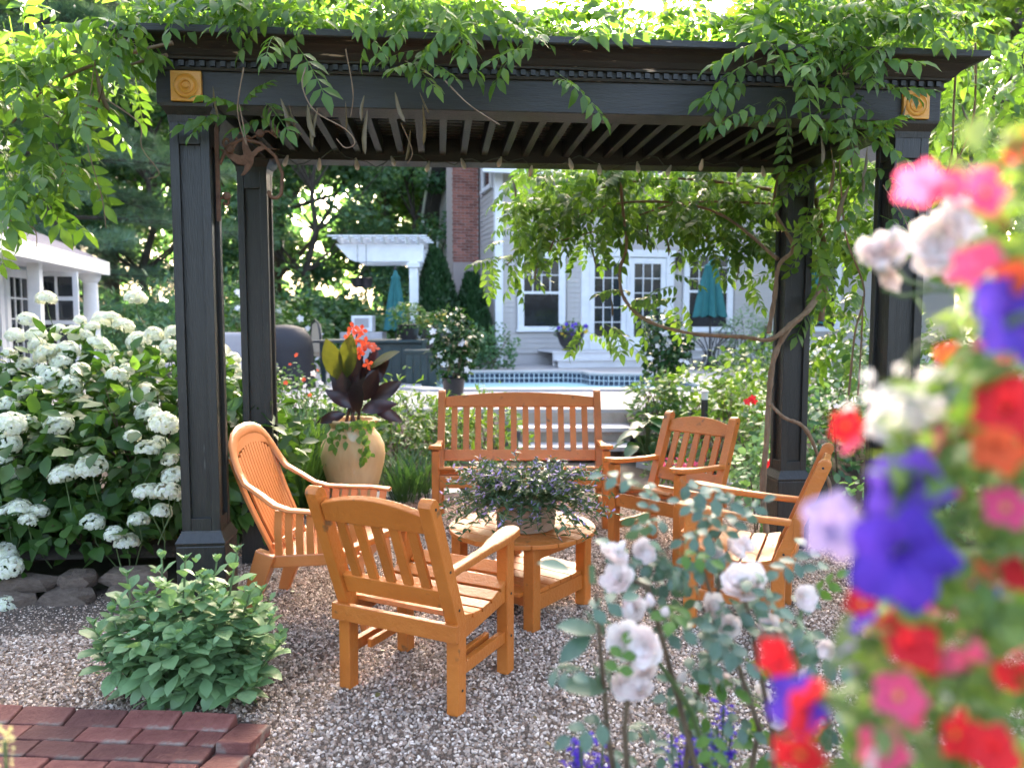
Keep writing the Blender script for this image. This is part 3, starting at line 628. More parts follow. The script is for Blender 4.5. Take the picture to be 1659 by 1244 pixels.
# string of clear bulbs under the rafters
sl_ = thing('string_lights', 'string of small clear bulbs looped under the pergola rafters', 'string lights', (.195,4.65,2.5), R(5.2))
wirem = M_('green_wire', (.03,.05,.035), .5); bulbm = M_('bulb_glass', (.65,.66,.68), .1, spec=.8)
pts = []
for k in range(60): pts.append((-1.6+3.2*k/59, .40+.12*math.sin(k*.7), .06-.04*abs(math.sin(k*.45))+.015*math.sin(k*2.1)))
MB().tube(pts, .003, 5).build('wire', wirem, sl_, 60)
bm2 = MB().lathe([(.006,.03),(.008,.02),(.014,-.002),(.016,-.02),(.012,-.036),(.003,-.045)], 10).mesh('bulb', bulbm, 60)
for k in range(1,60,4): inst(bm2, (pts[k][0],pts[k][1],pts[k][2]-.02), sl_, (rnd.uniform(-.5,.5),rnd.uniform(-.5,.5),0), name='bulb')
# iron bird bracket on the near left column
B0 = PGM @ Vector((-PW+.095,-PD+.02,2.1))
br = thing('bird_bracket', 'rusted iron scroll bracket with a hummingbird on the left front column', 'bracket', B0, R(14))
def arc(c, r0, r1, a0, a1, n=14): return [(c[0]+(r0+(r1-r0)*t)*math.cos(a0+(a1-a0)*t), 0, c[1]+(r0+(r1-r0)*t)*math.sin(a0+(a1-a0)*t)) for t in np.linspace(0,1,n)]
MB().box((.0,0,.16),(.018,.02,.46)).build('back_plate', rust, br)
MB().tube([(.01,0,.2),(.05,0,.29),(.12,0,.325),(.2,0,.31),(.27,0,.25),(.3,0,.17),(.295,0,.09)]+arc((.255,.08),.04,.02,.3,-3.2,10), [.009]*17, 7).build('scroll_arm', rust, br, 60)
MB().tube(arc((.05,.31),.0,.045,0,7,16), .007, 6).build('scroll', rust, br, 60)
MB().tube(arc((.03,.02),.0,.03,3,9,14), .007, 6).build('scroll', rust, br, 60)
MB().tube([(.09,0,.36),(.16,0,.33),(.2,0,.36),(.24,0,.37),(.28,0,.34)], .006, 6).build('tendril', rust, br, 60)
bird = [(.29,.285),(.215,.28),(.19,.265),(.17,.24),(.165,.21),(.15,.185),(.125,.155),(.105,.15),(.12,.175),(.125,.2),(.09,.205),(.05,.235),(.01,.275),(.06,.262),(.105,.245),(.12,.25),(.115,.29),(.12,.34),(.135,.325),(.15,.28),(.16,.265),(.185,.29),(.205,.297),(.22,.29)]
MB().prism(bird, -.006, .006, 'Y').build('hummingbird', rust, br, bevel=.002)
for x, z in ((.2,.355),(.27,.37),(.06,.27),(.04,.05)):
    MB().lathe([(.002,-.004),(.022,0),(.015,.006),(.004,.008)], 6, M=Matrix.Translation((x,-.01,z)) @ Matrix.Rotation(R(90),4,'X')).build('iron_leaf', rust, br)
# ------------------------------------------------------------ garden furniture
def seat(name, label, cat, loc, rz, w, ns, group=None, hinge=False, bh=0.):
    t = thing(name, label, cat, loc, rz, group); h = w/2; lean = math.atan(.40); bv = .005
    for sx in (-1,1):
        m = MB(); m.prism([(-.245,0),(-.185,0),(-.178,.37),(-.37-bh*.4,.865+bh),(-.378-bh*.4,.885+bh),(-.395-bh*.4,.899+bh),(-.415-bh*.4,.902+bh),(-.434-bh*.4,.890+bh),(-.438-bh*.4,.872+bh),(-.243,.36)], sx*h-.028, sx*h+.028, 'X'); m.build('rear_leg', paint, t, bevel=bv)
        MB().box((sx*h,.21,.295),(.055,.065,.59)).build('front_leg', paint, t, bevel=bv)
        m = MB(); n = 9; top = [(y,.352+1.1*(y+.04)**2) for y in np.linspace(-.182,.178,n)]
        m.prism([(-.182,.29),(.178,.33)]+top[::-1], sx*(h-.002)-.018, sx*(h-.002)+.018, 'X'); m.build('seat_rail', paint, t, bevel=.003)
        # arm: broad rounded paddle in front, narrow waist behind
        e = sx*h; out = [(.026,-.29),(.024,-.12),(.027,.02),(.042,.12),(.049,.2),(.047,.26),(.03,.29),(.0,.30)]; inn = [(-.03,.29),(-.045,.26),(-.048,.2),(-.04,.12),(-.02,.02),(-.02,-.12),(-.022,-.29)]
        A = MB(); A.prism([(e+sx*x,y) for x, y in (out+inn)][::sx], 0, .032); A.v = [(x,y,z+.578+.075*y+.10*y*y) for x, y, z in A.v]; A.build('armrest', paint, t, bevel=.008, segs=3)
        MB().box((sx*h,0.,.17),(.03,.37,.05)).build('side_stretcher', paint, t, bevel=.003)
        MB().box((sx*(h-.06),-.0,.175),(.022,.30,.035)).build('side_stretcher', paint, t, bevel=.003) if w < 1 else None
    MB().box((0,-.262,.345),(w+.075,.028,.07)).build('rear_rail', paint, t, bevel=.003)
    MB().box((0,.214,.355),(w-.057,.03,.09)).build('front_rail', paint, t, bevel=.003)
    for k, y in enumerate(np.linspace(-.15,.245,6)):
        z = .362+1.1*(y+.04)**2; sl = math.atan(2.2*(y+.04)); ln = w-.06 if (k > 4 or k == 5) else w+.036
        m = MB(); m.box((0,y,z),(ln,.068,.02),rot=(sl,0,0)); m.build('seat_slat', paint, t, bevel=.003)
    Mb = Matrix.Translation((0,-.212,.37)) @ Matrix.Rotation(lean,4,'X')
    i = h-.029
    m = MB(); n = 15; xs_ = np.linspace(-i,i,n); q=bh*1.077; m.prism([(-i,.425+q),(i,.425+q)]+[(x,.505+q+.042*math.cos(x/i*math.pi/2)**.9) for x in xs_[::-1]], -.016, .016, 'Y', Mb); m.build('crest_rail', paint, t, bevel=.004)
    m = MB(); m.box((0,0,.115),(2*i,.03,.085),M=Mb); m.build('lower_rail', paint, t, bevel=.003)
    pitch = 2*i/(ns+.6)
    for k in range(ns):
        m = MB(); m.box((-i+pitch*(k+.8),0,.291+q/2),(pitch*(.52 if ns < 8 else .5),.017,.268+q),M=Mb); m.build('back_slat', paint, t, bevel=.003)
    sc_ = MB().lathe([(.006,0),(.006,.002),(.001,.0025)], 8).mesh('screw', iron)
    for sx in (-1,1):
        for y, z in ((-.40,.862),(-.30,.60),(-.235,.43),(-.215,.10),(.21,.36),(.21,.17)): inst(sc_, (sx*(h+.0285),y-(bh*.4 if z > .8 else 0),z+(bh if z > .8 else 0)), t, (0,sx*R(90),0), name='screw')
    if hinge:
        for sx in (-1,1):
            MB().box((sx*(h+.03),-.30,.56),(.012,.05,.11)).build('hinge_bracket', paint, t, bevel=.003)
    return t
G1 = 'slatted orange garden armchairs'
def foot(rc, fw):                      # chair origin from the middle of its rear feet and its facing
    f_ = Vector((fw[0],fw[1],0)).normalized(); return Vector((rc[0],rc[1],0))+f_*.21, math.atan2(-f_.x, f_.y)
l, r_ = foot((-.455,3.168), (.45,.893)); seat('garden_armchair', 'orange slatted armchair with its back turned, in front of the coffee table', 'armchair', l, r_, .53, 5, G1)
l, r_ = foot((1.18,5.41), (-.73,-.68)); seat('garden_armchair', 'orange slatted armchair beside the bench, facing the coffee table', 'armchair', l, r_, .53, 5, G1)
l, r_ = foot((1.40,4.04), (-.92,.39)); seat('garden_armchair', 'orange armchair with hinge plates at the arms behind the pale roses', 'armchair', l, r_, .54, 5, G1, True)
seat('garden_bench', 'long orange slatted garden bench with arched crest rail before the steps', 'bench', (.065,6.08,0), R(180.5), 1.27, 12, bh=.085)
# round table of boards with a lower shelf
tb = thing('coffee_table', 'round orange board-topped coffee table with lower slatted shelf', 'table', (.055,4.235,0), math.atan2(-.29,.38))
r = .395; bw = .112; v = -r
while v < r-.02:
    v1 = min(v+bw-.006, r-.002); g = lambda q: math.sqrt(max(0,r*r-q*q)); q_ = np.linspace(v,v1,6)
    MB().prism([(g(q),q) for q in q_]+[(-g(q),q) for q in q_[::-1]], .425, .448).build('top_board', paint, tb, bevel=.003); v += bw
for sx in (-1,1):
    for sy in (-1,1): MB().box((sx*.24,sy*.24,.212),(.064,.064,.424)).build('leg', paint, tb, bevel=.005)
    MB().box((sx*.24,0,.385),(.03,.416,.06)).build('apron_rail', paint, tb, bevel=.003); MB().box((sx*.24,0,.135),(.03,.416,.08)).build('shelf_rail', paint, tb, bevel=.003)
for k in range(6):
    y = -.255+.102*k; MB().box((0,y,.187),((.414 if abs(y) > .2 else .50),.096,.022)).build('shelf_board', paint, tb, bevel=.003)
MB().box((0,-.2,.13),(.414,.03,.06)).build('shelf_rail', paint, tb, bevel=.003)
# moulded chair with a tall fanned back
pc = thing('moulded_armchair', 'glossy orange moulded armchair with tall rounded finely slotted back, beside the left columns', 'armchair', (-1.02,4.2,0), R(-95))
def by(z): return -.19-(z-.40)*.37-.02*math.sin((z-.4)*5)   # line of the back
half = [(-.305,.30,.595),(-.31,.2,.605),(-.31,.06,.605),(-.305,-.06,.61),(-.298,-.14,.632),(-.288,-.205,.675),(-.277,by(.73)+.035,.73),(-.264,by(.79)+.018,.79),(-.246,by(.85)+.008,.85),(-.215,by(.905),.905),(-.165,by(.945),.945),(-.09,by(.968),.968),(0,by(.975),.975)]
rim = half+[(-x,y,z) for x, y, z in half[-2::-1]]
sec = [(.036*math.cos(a),.012*math.sin(a)) for a in np.linspace(0,2*math.pi,13)[:-1]]
ups = [Vector((0,0,1)).lerp(Vector((0,.94,.34)), min(1,max(0,(z-.61)/.16))).normalized() for x, y, z in rim]
MB().sweep(rim, sec, ups).build('arm_and_back_rim', resin, pc, 60)
m = MB(); m.prism([(-.225,.84),(-.17,.875),(-.09,.892),(0,.898),(.09,.892),(.17,.875),(.225,.84),(.24,.87),(.205,.915),(.16,.945),(.09,.962),(0,.97),(-.09,.962),(-.16,.945),(-.205,.915),(-.24,.87)], -.009, .009, 'Y'); m.v = [(x,by(z)+y,z) for x, y, z in m.v]; m.build('crown_panel', resin, pc, bevel=.004)
for k in range(13):
    x0 = -.192+.032*k; top = .905-.06*(x0/.2)**2; pts = [(x0*(.9+.1*(z-.4)/.5), by(z)+.004, z) for z in np.linspace(.38,top,7)]
    MB().sweep(pts, [(.0125,.006),(-.0125,.006),(-.0125,-.006),(.0125,-.006)], (0,1,0)).build('back_slat', resin, pc)
MB().box((0,by(.4)+.004,.39),(.44,.02,.05)).build('back_rail', resin, pc, bevel=.004)
for sx in (-1,1):
    m = MB(); m.sweep([(sx*(.222+.035*(z-.36)/.5), by(z)-.002, z) for z in np.linspace(.33,.86,8)], [(.020,.008),(-.020,.008),(-.020,-.008),(.020,-.008)], (0,1,0)); m.build('back_stile', resin, pc, bevel=.004)
    for k in range(8):
        y0 = -.13+.055*k; m = MB(); m.sweep([(sx*.295,y0+.01,.605),(sx*.285,y0,.5),(sx*.262,y0-.005,.36)], [(.019,.006),(-.019,.006),(-.019,-.006),(.019,-.006)], (sx,0,0)); m.build('side_slat', resin, pc)
    m = MB(); m.prism([(-.22,.30),(.27,.34),(.27,.40),(-.22,.365)], sx*.262-.014, sx*.262+.014, 'X'); m.build('seat_rail', resin, pc, bevel=.006)
    m = MB(); m.sweep([(sx*.262,.26,.38),(sx*.275,.285,.2),(sx*.29,.31,0)], [(.042,.022),(-.042,.022),(-.034,-.022),(.034,-.022)], (0,1,0), scale=[1.1,.95,.75]); m.build('front_leg', resin, pc, bevel=.008)
    m = MB(); m.sweep([(sx*.255,-.20,.38),(sx*.272,-.26,.2),(sx*.285,-.33,0)], [(.035,.05),(-.035,.05),(-.03,-.05),(.03,-.05)], (0,1,0), scale=[1.1,.9,.6]); m.build('rear_leg', resin, pc, bevel=.008)
m = MB(); n = 10; ys_ = np.linspace(-.23,.29,n); zt = lambda y: .375+.09*y+.35*(y+.05)**2-.55*max(0,y-.2)
m.prism([(y,zt(y)) for y in ys_]+[(y,zt(y)-.022) for y in ys_[::-1]], -.255, .255, 'X'); m.build('seat', resin, pc, 50, bevel=.006)
MB().box((0,.275,.345),(.50,.02,.07)).build('front_apron', resin, pc, bevel=.005)
# urn with the canna, planter on the table
terra = M_('terracotta', (.56,.33,.14), .75, (.66,.45,.23), 4.5, .5, 22, (1,1,.45), spots=((.66,.56,.40), 6, .58))
urn = tag(MB().lathe([(.13,0),(.15,.01),(.165,.1),(.205,.25),(.245,.40),(.257,.48),(.25,.56),(.215,.635),(.18,.675),(.168,.70),(.178,.725),(.20,.745),(.203,.76),(.19,.77),(.165,.765),(.155,.72),(.01,.70)], 40, (-1.28,6.35,0)).build('terracotta_urn', terra, None, 45), 'large pale terracotta urn holding the canna by the left bed', 'urn')
potm = M_('aged_tin', (.30,.20,.12), .55, (.42,.32,.23), 9, .3, 30, (1,1,3), metal=.2)
TPX, TPY = .075, 4.20
tp = tag(MB().lathe([(.145,0),(.152,.004),(.158,.03),(.160,.09),(.163,.15),(.167,.155),(.163,.165),(.15,.16),(.14,.12),(.01,.11)], 36, (TPX,TPY,.449)).build('round_planter', potm, None, 45), 'low round tan planter on the coffee table', 'planter')
# ------------------------------------------------------------ trees
bark = M_('bark', (.045,.035,.028), .9, (.085,.07,.055), 8, .9, 20, (1,1,.25))
Ldec = LEAF('maple_leaf', (.06,.13,.045), (.09,.18,.065), (.13,.235,.09), .45, k=1.05)
Lshade = LEAF('shade_leaf', (.05,.12,.06), (.075,.165,.085), (.115,.22,.115), .42, k=1.1)
Lyel = LEAF('sunlit_leaf', (.07,.14,.02), (.10,.19,.03), (.16,.24,.05), .5, k=1.05)
Lpine = LEAF('pine_needle', (.06,.125,.085), (.09,.17,.12), (.13,.22,.16), .25, k=1.15)
Larb = LEAF('arborvitae_scale', (.018,.055,.018), (.03,.085,.026), None, .15)
def tree_meshes(k, h, rx, n, mat, leaf, base=.15, lobes=26):
    # a tapering trunk, limbs to each clump of leaves, clumps spread unevenly through the crown
    g = np.random.default_rng(k); m = MB()
    tp = [Vector((0,0,0))]
    for i in range(1,7): tp.append(Vector((g.normal(0,.12)*i*.5,g.normal(0,.12)*i*.5,h*.92*i/6)))
    m.tube(tp, [h*.018*(1-.14*i) for i in range(7)], 8)
    P = []; U = []
    for i in range(lobes):
        t = base+(1-base)*g.random()**.8; z = h*t; prof = math.sin(math.pi*min(1,(t-base)/(1-base)*.85+.12))**.7
        a = g.random()*6.283; rr = rx*prof*(.35+.65*g.random()**.5); c = Vector((rr*math.cos(a),rr*math.sin(a),z))
        s_ = tp[min(6,max(1,int(t*6-.6)))]; mid = s_.lerp(c,.5)+Vector((0,0,-.03*h)); m.tube([s_,mid,c], [h*.006,h*.004,h*.0015], 5)
        q = max(6,int(n/lobes*(.5+g.random()))); cr = rx*(.20+.16*g.random()); off = g.normal(0,1,(q,3)); off = off/np.linalg.norm(off,axis=1,keepdims=True)*(g.random((q,1))**.45)*cr*np.array([1.15,1.15,.62])
        P.append(np.array(c)+off); U.append(off/np.maximum(np.linalg.norm(off,axis=1,keepdims=True),1e-6)+np.array([0,0,.3]))
    tm = m.mesh('trunk', bark, 50); P = np.vstack(P); U = np.vstack(U); d = N(g.normal(0,1,P.shape)*[1,1,.55]+U*.5+[0,0,-.35])
    o = scatter('crown', [quad_t(1,.62),card_t(1,.55)], P, d, U+[0,0,.4], leaf*(.6+.8*g.random(len(P))), mat, jitter=.6); cm = o.data; bpy.data.objects.remove(o)
    return tm, cm
KIND = {'a': tree_meshes(1,14,4.2,15000,Ldec,.26), 'b': tree_meshes(2,15,4.6,15000,Lshade,.28,.08,30), 'c': tree_meshes(3,13,4.0,14000,Lyel,.22,.1,30), 'd': tree_meshes(4,9,3.4,13000,Lshade,.2,.04,26), 'e': tree_meshes(5,11,3.2,9000,Lyel,.2,.06,18)}
def tree(kind, x, y, rz, s_, label, group):
    t = thing('broadleaf_tree', label, 'tree', (x,y,.42), rz, group); tm, cm = KIND[kind]
    for nm, me in (('trunk',tm),('crown',cm)): inst(me, (0,0,0), t, scale=s_, name=nm)
    return t
def grove(group, spots):
    for i, (k, x, y, s_, lab) in enumerate(spots): tree(k, x, y, i*1.3, s_, lab, group)
grove('broadleaf trees of the wood beyond the garden', [('a',-13.5,27,1.1,'broadleaf tree behind the farther white pine'),('b',-9.2,31,1.15,'tall dense broadleaf tree behind the pool house column'),('d',-6.4,25.5,.95,'lower bushy tree beyond the sofa, showing between the left columns'),('b',-5.2,34,1.1,'tall tree rising above the open end of the white pergola'),('a',-2.2,37,1.05,'tree beyond the white pergola post, next to the brick chimney'),('d',-3.3,28.5,.85,'low bushy tree directly behind the white pergola'),('a',-17,34,1.2,'broadleaf tree at the far edge of the wood past the pines'),('d',-10.2,22.5,.9,'bushy tree between pool house roof and nearer pine trunk')])
grove('backlit trees at the right of the garden', [('c',13.2,20.5,1.05,'tall yellow-green backlit tree beside the far end of the house'),('c',9.6,13.2,.72,'yellow-green tree behind the wisteria at the right front column'),('e',7.4,10.2,.62,'small bright-leaved tree close behind the dense shrub right of the columns'),('a',17,28,1.2,'broad green tree beyond the far gable of the house'),('c',19,22,1.1,'outermost yellow-green tree past the house end'),('e',12.0,15.5,.8,'thin bright-leaved tree in front of the house end'),('b',16,36,1.15,'dark green tree far behind the yellow-green ones')])
grove('trees behind the house', [('b',1.0,34,.9,'dark tree behind the house roof, beside the chimney top'),('a',6.2,33.5,.96,'tall tree behind the middle of the house roof'),('b',11,34,.95,'dark tree behind the right part of the house roof'),('a',-1.5,42,.95,'tree far behind the brick chimney'),('b',3.8,35,.9,'tree behind the house, between the two nearest ones')])  # mostly hidden trees, scaled so their crowns keep direct sun off the seating
# far wood: one mass of leaves closing the view
n = 17000; a = R(90)-nr.uniform(-1.15,1.15,n); rr = nr.uniform(48,62,n); px = rr*np.cos(a); py = rr*np.sin(a)
azd = 90-np.degrees(a); top = np.where((azd > -3.5)&(azd < 17), 11., 25.)+3*np.sin(azd*.9)+2*np.sin(azd*2.3); pz = .4+top*nr.random(n)**.85
P = np.stack([px,py,pz],1); o = scatter('far_wood', [quad_t(1,.7)], P, nr.normal(0,1,(n,3)), nr.normal(0,1,(n,3))+[0,-1,.5], nr.uniform(.7,1.5,n), Lshade); tag(o, 'distant wood closing the view behind the garden', 'wood', kind='stuff')
# white pine at the left: whorled boughs with needle tufts
def pine(x, y, h, label):
    t = thing('pine_tree', label, 'tree', (x,y,.4)); m = MB(); m.tube([(0,0,0),(.1,.05,h*.5),(0,.1,h)], [.32,.22,.04], 10); m.build('trunk', bark, t, 50)
    m = MB(); P = []; Dn = []
    for i in range(46):
        z = 1.6+(h-2)*i/46+rnd.uniform(-.15,.15); a = i*2.4+rnd.uniform(-.4,.4); ln = (5.0*(1-.72*i/46))*rnd.uniform(.7,1.1)
        ds = Vector((math.cos(a),math.sin(a),0)); pts = [Vector((0,0,z))+ds*ln*q+Vector((0,0,-.55*q*q+.25*q)) for q in (0,.33,.66,1)]; m.tube(pts, [.06,.04,.025,.01], 5)
        for q in np.linspace(.22,1,13):
            p = Vector((0,0,z))+ds*ln*q+Vector((0,0,-.55*q*q+.25*q)); sd_ = ds.cross(Vector((0,0,1)))
            for s_ in (-1,1):
                lt = ln*.30*(1.15-q)+.25; e = p+(sd_*s_+ds*.7).normalized()*lt+Vector((0,0,rnd.uniform(-.12,.1))); m.tube([p,e], [.012,.005], 4)
                for w_ in np.linspace(.2,1,5):
                    c = p.lerp(e,w_); k = 7; P.append(np.array(c)+nr.normal(0,.10,(k,3))*[1,1,.5]); Dn.append(nr.normal(0,.55,(k,3))+np.array((e-p).normalized())*.8+[0,0,.25])
    m.build('branch', bark, t); P = np.vstack(P); Dn = np.vstack(Dn)
    tuft = merge_t([xf_t((np.array([(-.02,0,0),(.02,0,0),(0,1,0)]),[(0,1,2)]), Matrix.Rotation(b,4,'Z')@Matrix.Rotation(c,4,'X')) for b, c in ((-.5,.2),(.5,-.2),(0,.5),(-.25,-.4),(.25,.1),(.0,-.1),(.7,.4),(-.7,-.1))])
    scatter('needles', tuft, P, Dn, [0,0,1], nr.uniform(.16,.30,len(P)), Lpine, t, .4, 'stuff')
pine(-10.6,18.3,13,'dark blue-green white pine towering behind the pool house'); pine(-15.5,22.5,15,'second white pine farther behind the pool house roof')
def arb(x, y, h, r, label):
    t = thing('arborvitae', label, 'shrub', (x,y,.5)); n = 4200; z = nr.random(n)**.8; a = nr.random(n)*6.283; rr = r*(1-z)**.75*(.72+.3*nr.random(n))+.03
    P = np.stack([rr*np.cos(a),rr*np.sin(a),.1+z*h],1); d = np.stack([np.cos(a)*.6,np.sin(a)*.6,np.ones(n)],1)+nr.normal(0,.25,(n,3))
    MB().tube([(0,0,0),(0,0,h*.9)], [.06,.01], 6).build('trunk', bark, t); f = scatter('crown', [card_t(1,.5)], P, d, np.stack([np.cos(a),np.sin(a),a*0+.3],1), nr.uniform(.10,.2,n), Larb, t); f['kind'] = 'stuff'
arb(-1.75,18.4,2.5,.75,'pointed dark green arborvitae in front of the brick chimney'); arb(-.95,18.9,2.0,.6,'smaller arborvitae beside the pointed one at the house corner')
# ------------------------------------------------------------ shrubs and beds
Lhyd = LEAF('hydrangea_leaf', (.035,.095,.018), (.058,.14,.026), (.10,.20,.04), .34, .45)
Lsed = LEAF('sedum_leaf', (.17,.30,.13), (.22,.37,.16), (.28,.43,.20), .28, .45, trc=(1.3,1.4,.8), k=.85)
Lblade = LEAF('daylily_blade', (.06,.14,.03), (.095,.20,.05), (.14,.27,.085), .3, .4)
Lgreen = LEAF('bed_leaf', (.045,.115,.025), (.075,.17,.035), (.13,.25,.055), .35)
Llime = LEAF('lime_leaf', (.11,.22,.03), (.15,.28,.04), (.20,.33,.06), .42)
Lgloss = LEAF('glossy_leaf', (.022,.07,.02), (.035,.095,.028), (.06,.13,.04), .2, .25)
Lhosta = LEAF('hosta_leaf', (.035,.10,.035), (.05,.13,.045), (.08,.17,.06), .25, .35)
stemm = M_('green_stem', (.06,.11,.03), .6, (.10,.14,.05), 20)
woodm = M_('brown_stem', (.085,.055,.032), .8, (.14,.10,.06), 20, .5, 60)
def petal(name, c1, c2, tr=.4): return LEAF(name, c1, c2, None, tr, .6, .2, (1.1,1.05,1.0), 1.)
Pwhite = petal('cream_petal', (.72,.77,.56), (.88,.89,.82)); Pred = petal('red_petal', (.60,.012,.022), (.74,.04,.05)); Ppink = petal('pink_petal', (.68,.06,.17), (.80,.14,.28))
Ppurple = petal('violet_petal', (.08,.03,.42), (.16,.08,.58)); Plil = petal('lilac_petal', (.34,.27,.56), (.50,.42,.68)); Porange = petal('orange_red_petal', (.60,.07,.03), (.72,.14,.06)); Pblush = petal('blush_petal', (.82,.70,.68), (.88,.83,.80), .35); Pyel = petal('yellow_petal', (.6,.42,.03), (.7,.5,.08)); Ppw = petal('white_petal', (.75,.75,.77), (.82,.82,.83))
OV = [leaf_t(1,.62,.25,.18,2,.42), leaf_t(1,.58,.3,.3,2,.4), leaf_t(1,.66,.15,.1,2,.45)]
LN = [leaf_t(1,.3,.25,.25,2,.45), leaf_t(1,.26,.3,.1,2,.5), leaf_t(1,.34,.2,.35,2,.4)]
def bush(name, label, cat, blobs, n, size, mat, T=OV, loc=(0,0,0), group=None, stems=10, up=.55, floor=.03, droop=-.15, shell=.5):
    loc = Vector(loc); t = thing(name, label, cat, loc, 0, group); P = []; U = []; tot = sum(b[3]*b[4]*b[5] for b in blobs)
    for b in blobs:
        p, u = blob(b[:3], b[3:6], int(n*b[3]*b[4]*b[5]/tot)+8, shell); P.append(p); U.append(u)
    P = np.vstack(P); U = np.vstack(U); k = P[:,2] > floor; P, U = P[k], U[k]
    d = N(U*[1,1,.5]+nr.normal(0,.45,P.shape)+[0,0,droop]); f = scatter('foliage', T, P, d, U*.7+[0,0,up], size*nr.uniform(.6,1.2,len(P)), mat, t, .35, 'stuff')
    if stems:
        m = MB()
        for i in range(stems):
            b = blobs[i%len(blobs)]; e = Vector(b[:3])+Vector((rnd.uniform(-.7,.7)*b[3],rnd.uniform(-.7,.7)*b[4],rnd.uniform(.2,.8)*b[5])); s_ = Vector((b[0]*.8+rnd.uniform(-.1,.1),b[1]*.8+rnd.uniform(-.1,.1),0))
            m.tube([s_,s_.lerp(e,.5)+Vector((0,0,.05)),e], [.008,.006,.003], 5)
        m.build('stem', woodm, t)
    return t, P, U
# hydrangea flower heads: a dome of small four-petalled florets
def head_mesh(k, nf=190):
    g = np.random.default_rng(k); u = N(g.normal(0,1,(nf*2,3))); u = u[u[:,2] > -.25][:nf]; rad = 1+.05*g.normal(0,1,(len(u),1)); P = u*rad*np.array([.5,.5,.45])
    fl = merge_t([xf_t((np.array([(0,0,0),(.5,.45,.08),(0,1,0),(-.5,.45,.08)]),[(0,1,2,3)]), Matrix.Rotation(q*math.pi/2,4,'Z')) for q in range(4)])
    nrm = N(u*[1,1,1.5]); d = np.cross(nrm, N(g.normal(0,1,P.shape))); o = scatter('h', fl, P, d, nrm, g.uniform(.09,.125,len(P)), Pwhite, jitter=.12); me = o.data; bpy.data.objects.remove(o); me.name = 'flower_head'; return me
HEADS = [head_mesh(k) for k in range(3)]
def heads(t, loc, spots, size=.128):
    loc = Vector(loc)
    for p in spots:
        p = Vector(p)-loc; s_ = size*rnd.uniform(.65,1.3)
        inst(HEADS[rnd.randrange(3)], p, t, (rnd.uniform(-.3,.5),rnd.uniform(-.3,.3),rnd.random()*6), (s_,s_,s_*rnd.uniform(.85,1.1)), 'flower_head')
        m = MB(); m.tube([p+Vector((rnd.uniform(-.1,.1),rnd.uniform(0,.15),-.3)),p+Vector((0,.03,-.12)),p], [.004,.0035,.0035], 5); m.build('flower_stalk', stemm, t)
HG = 'white hydrangea bushes'
hl = (-2.35,5.2,.15); t, P, U = bush('hydrangea_bush', 'white hydrangea in full bloom against the left front column of the pergola', 'hydrangea', [(0,0,.55,.75,.7,.62),(-.3,-.55,.15,.6,.35,.25),(-.55,-.1,.45,.6,.6,.55),(.4,.2,.5,.5,.6,.6),(-.2,.4,.85,.7,.6,.4)], 3300, .125, Lhyd, loc=hl, group=HG, stems=26)
sp = [(95,688,4.7),(60,832,4.5),(148,757,4.5),(105,772,4.5),(150,848,4.5),(185,866,4.45),(250,672,4.7),(265,690,4.6),(215,708,4.6),(240,730,4.6),(275,745,4.6),(272,800,4.5),(225,845,4.5),(258,720,4.7),(282,772,4.6),(190,610,5.0),(182,585,5.2),(205,600,5.1),(255,590,5.4),(250,545,5.7),(275,565,5.6),(280,540,5.7),(220,484,5.6),(180,520,5.9),(200,530,5.9),(225,555,5.8),(235,640,5.0),(240,670,4.9),(212,640,5.2),(275,640,5.3),(262,830,4.55),(240,800,4.5),(205,880,4.5),(130,600,5.2),(115,625,5.1),(160,560,5.7),(175,570,5.6),(390,725,5.4),(372,600,6.0),(388,640,5.7),(380,660,5.7),(372,585,6.1),(375,625,5.9),(384,690,5.5),(378,745,5.2)]
heads(t, hl, [at(*q) for q in sp])
hl = (-3.7,5.1,.15); t, P, U = bush('hydrangea_bush', 'white hydrangea in front of the pool house doors above the stone edging', 'hydrangea', [(0,0,.5,.8,.75,.6),(.5,-.55,.15,.6,.35,.25),(-.7,.1,.5,.7,.7,.6),(.3,.6,.8,.7,.6,.45),(.45,-.35,.35,.5,.4,.4)], 3300, .125, Lhyd, loc=hl, group=HG, stems=26)
sp = [(18,690,4.6),(15,718,4.6),(20,770,4.7),(8,745,4.6),(30,828,4.45),(10,830,4.45),(45,845,4.4),(5,900,4.4),(15,922,4.3),(8,985,4.2),(15,575,5.6),(40,590,5.5),(60,545,5.9),(75,486,6.2),(70,600,5.4),(85,610,5.4),(90,570,5.7),(110,570,5.6),(60,625,5.3),(25,545,6.0),(45,520,6.2),(95,535,6.0),(120,540,5.9),(140,545,5.8),(75,575,5.6),(100,590,5.5),(42,690,4.8),(10,610,5.4),(130,520,6.0),(150,530,5.9),(165,520,6.1),(35,640,5.2),(60,560,5.8),(15,655,5.0)]
heads(t, hl, [at(*q) for q in sp])
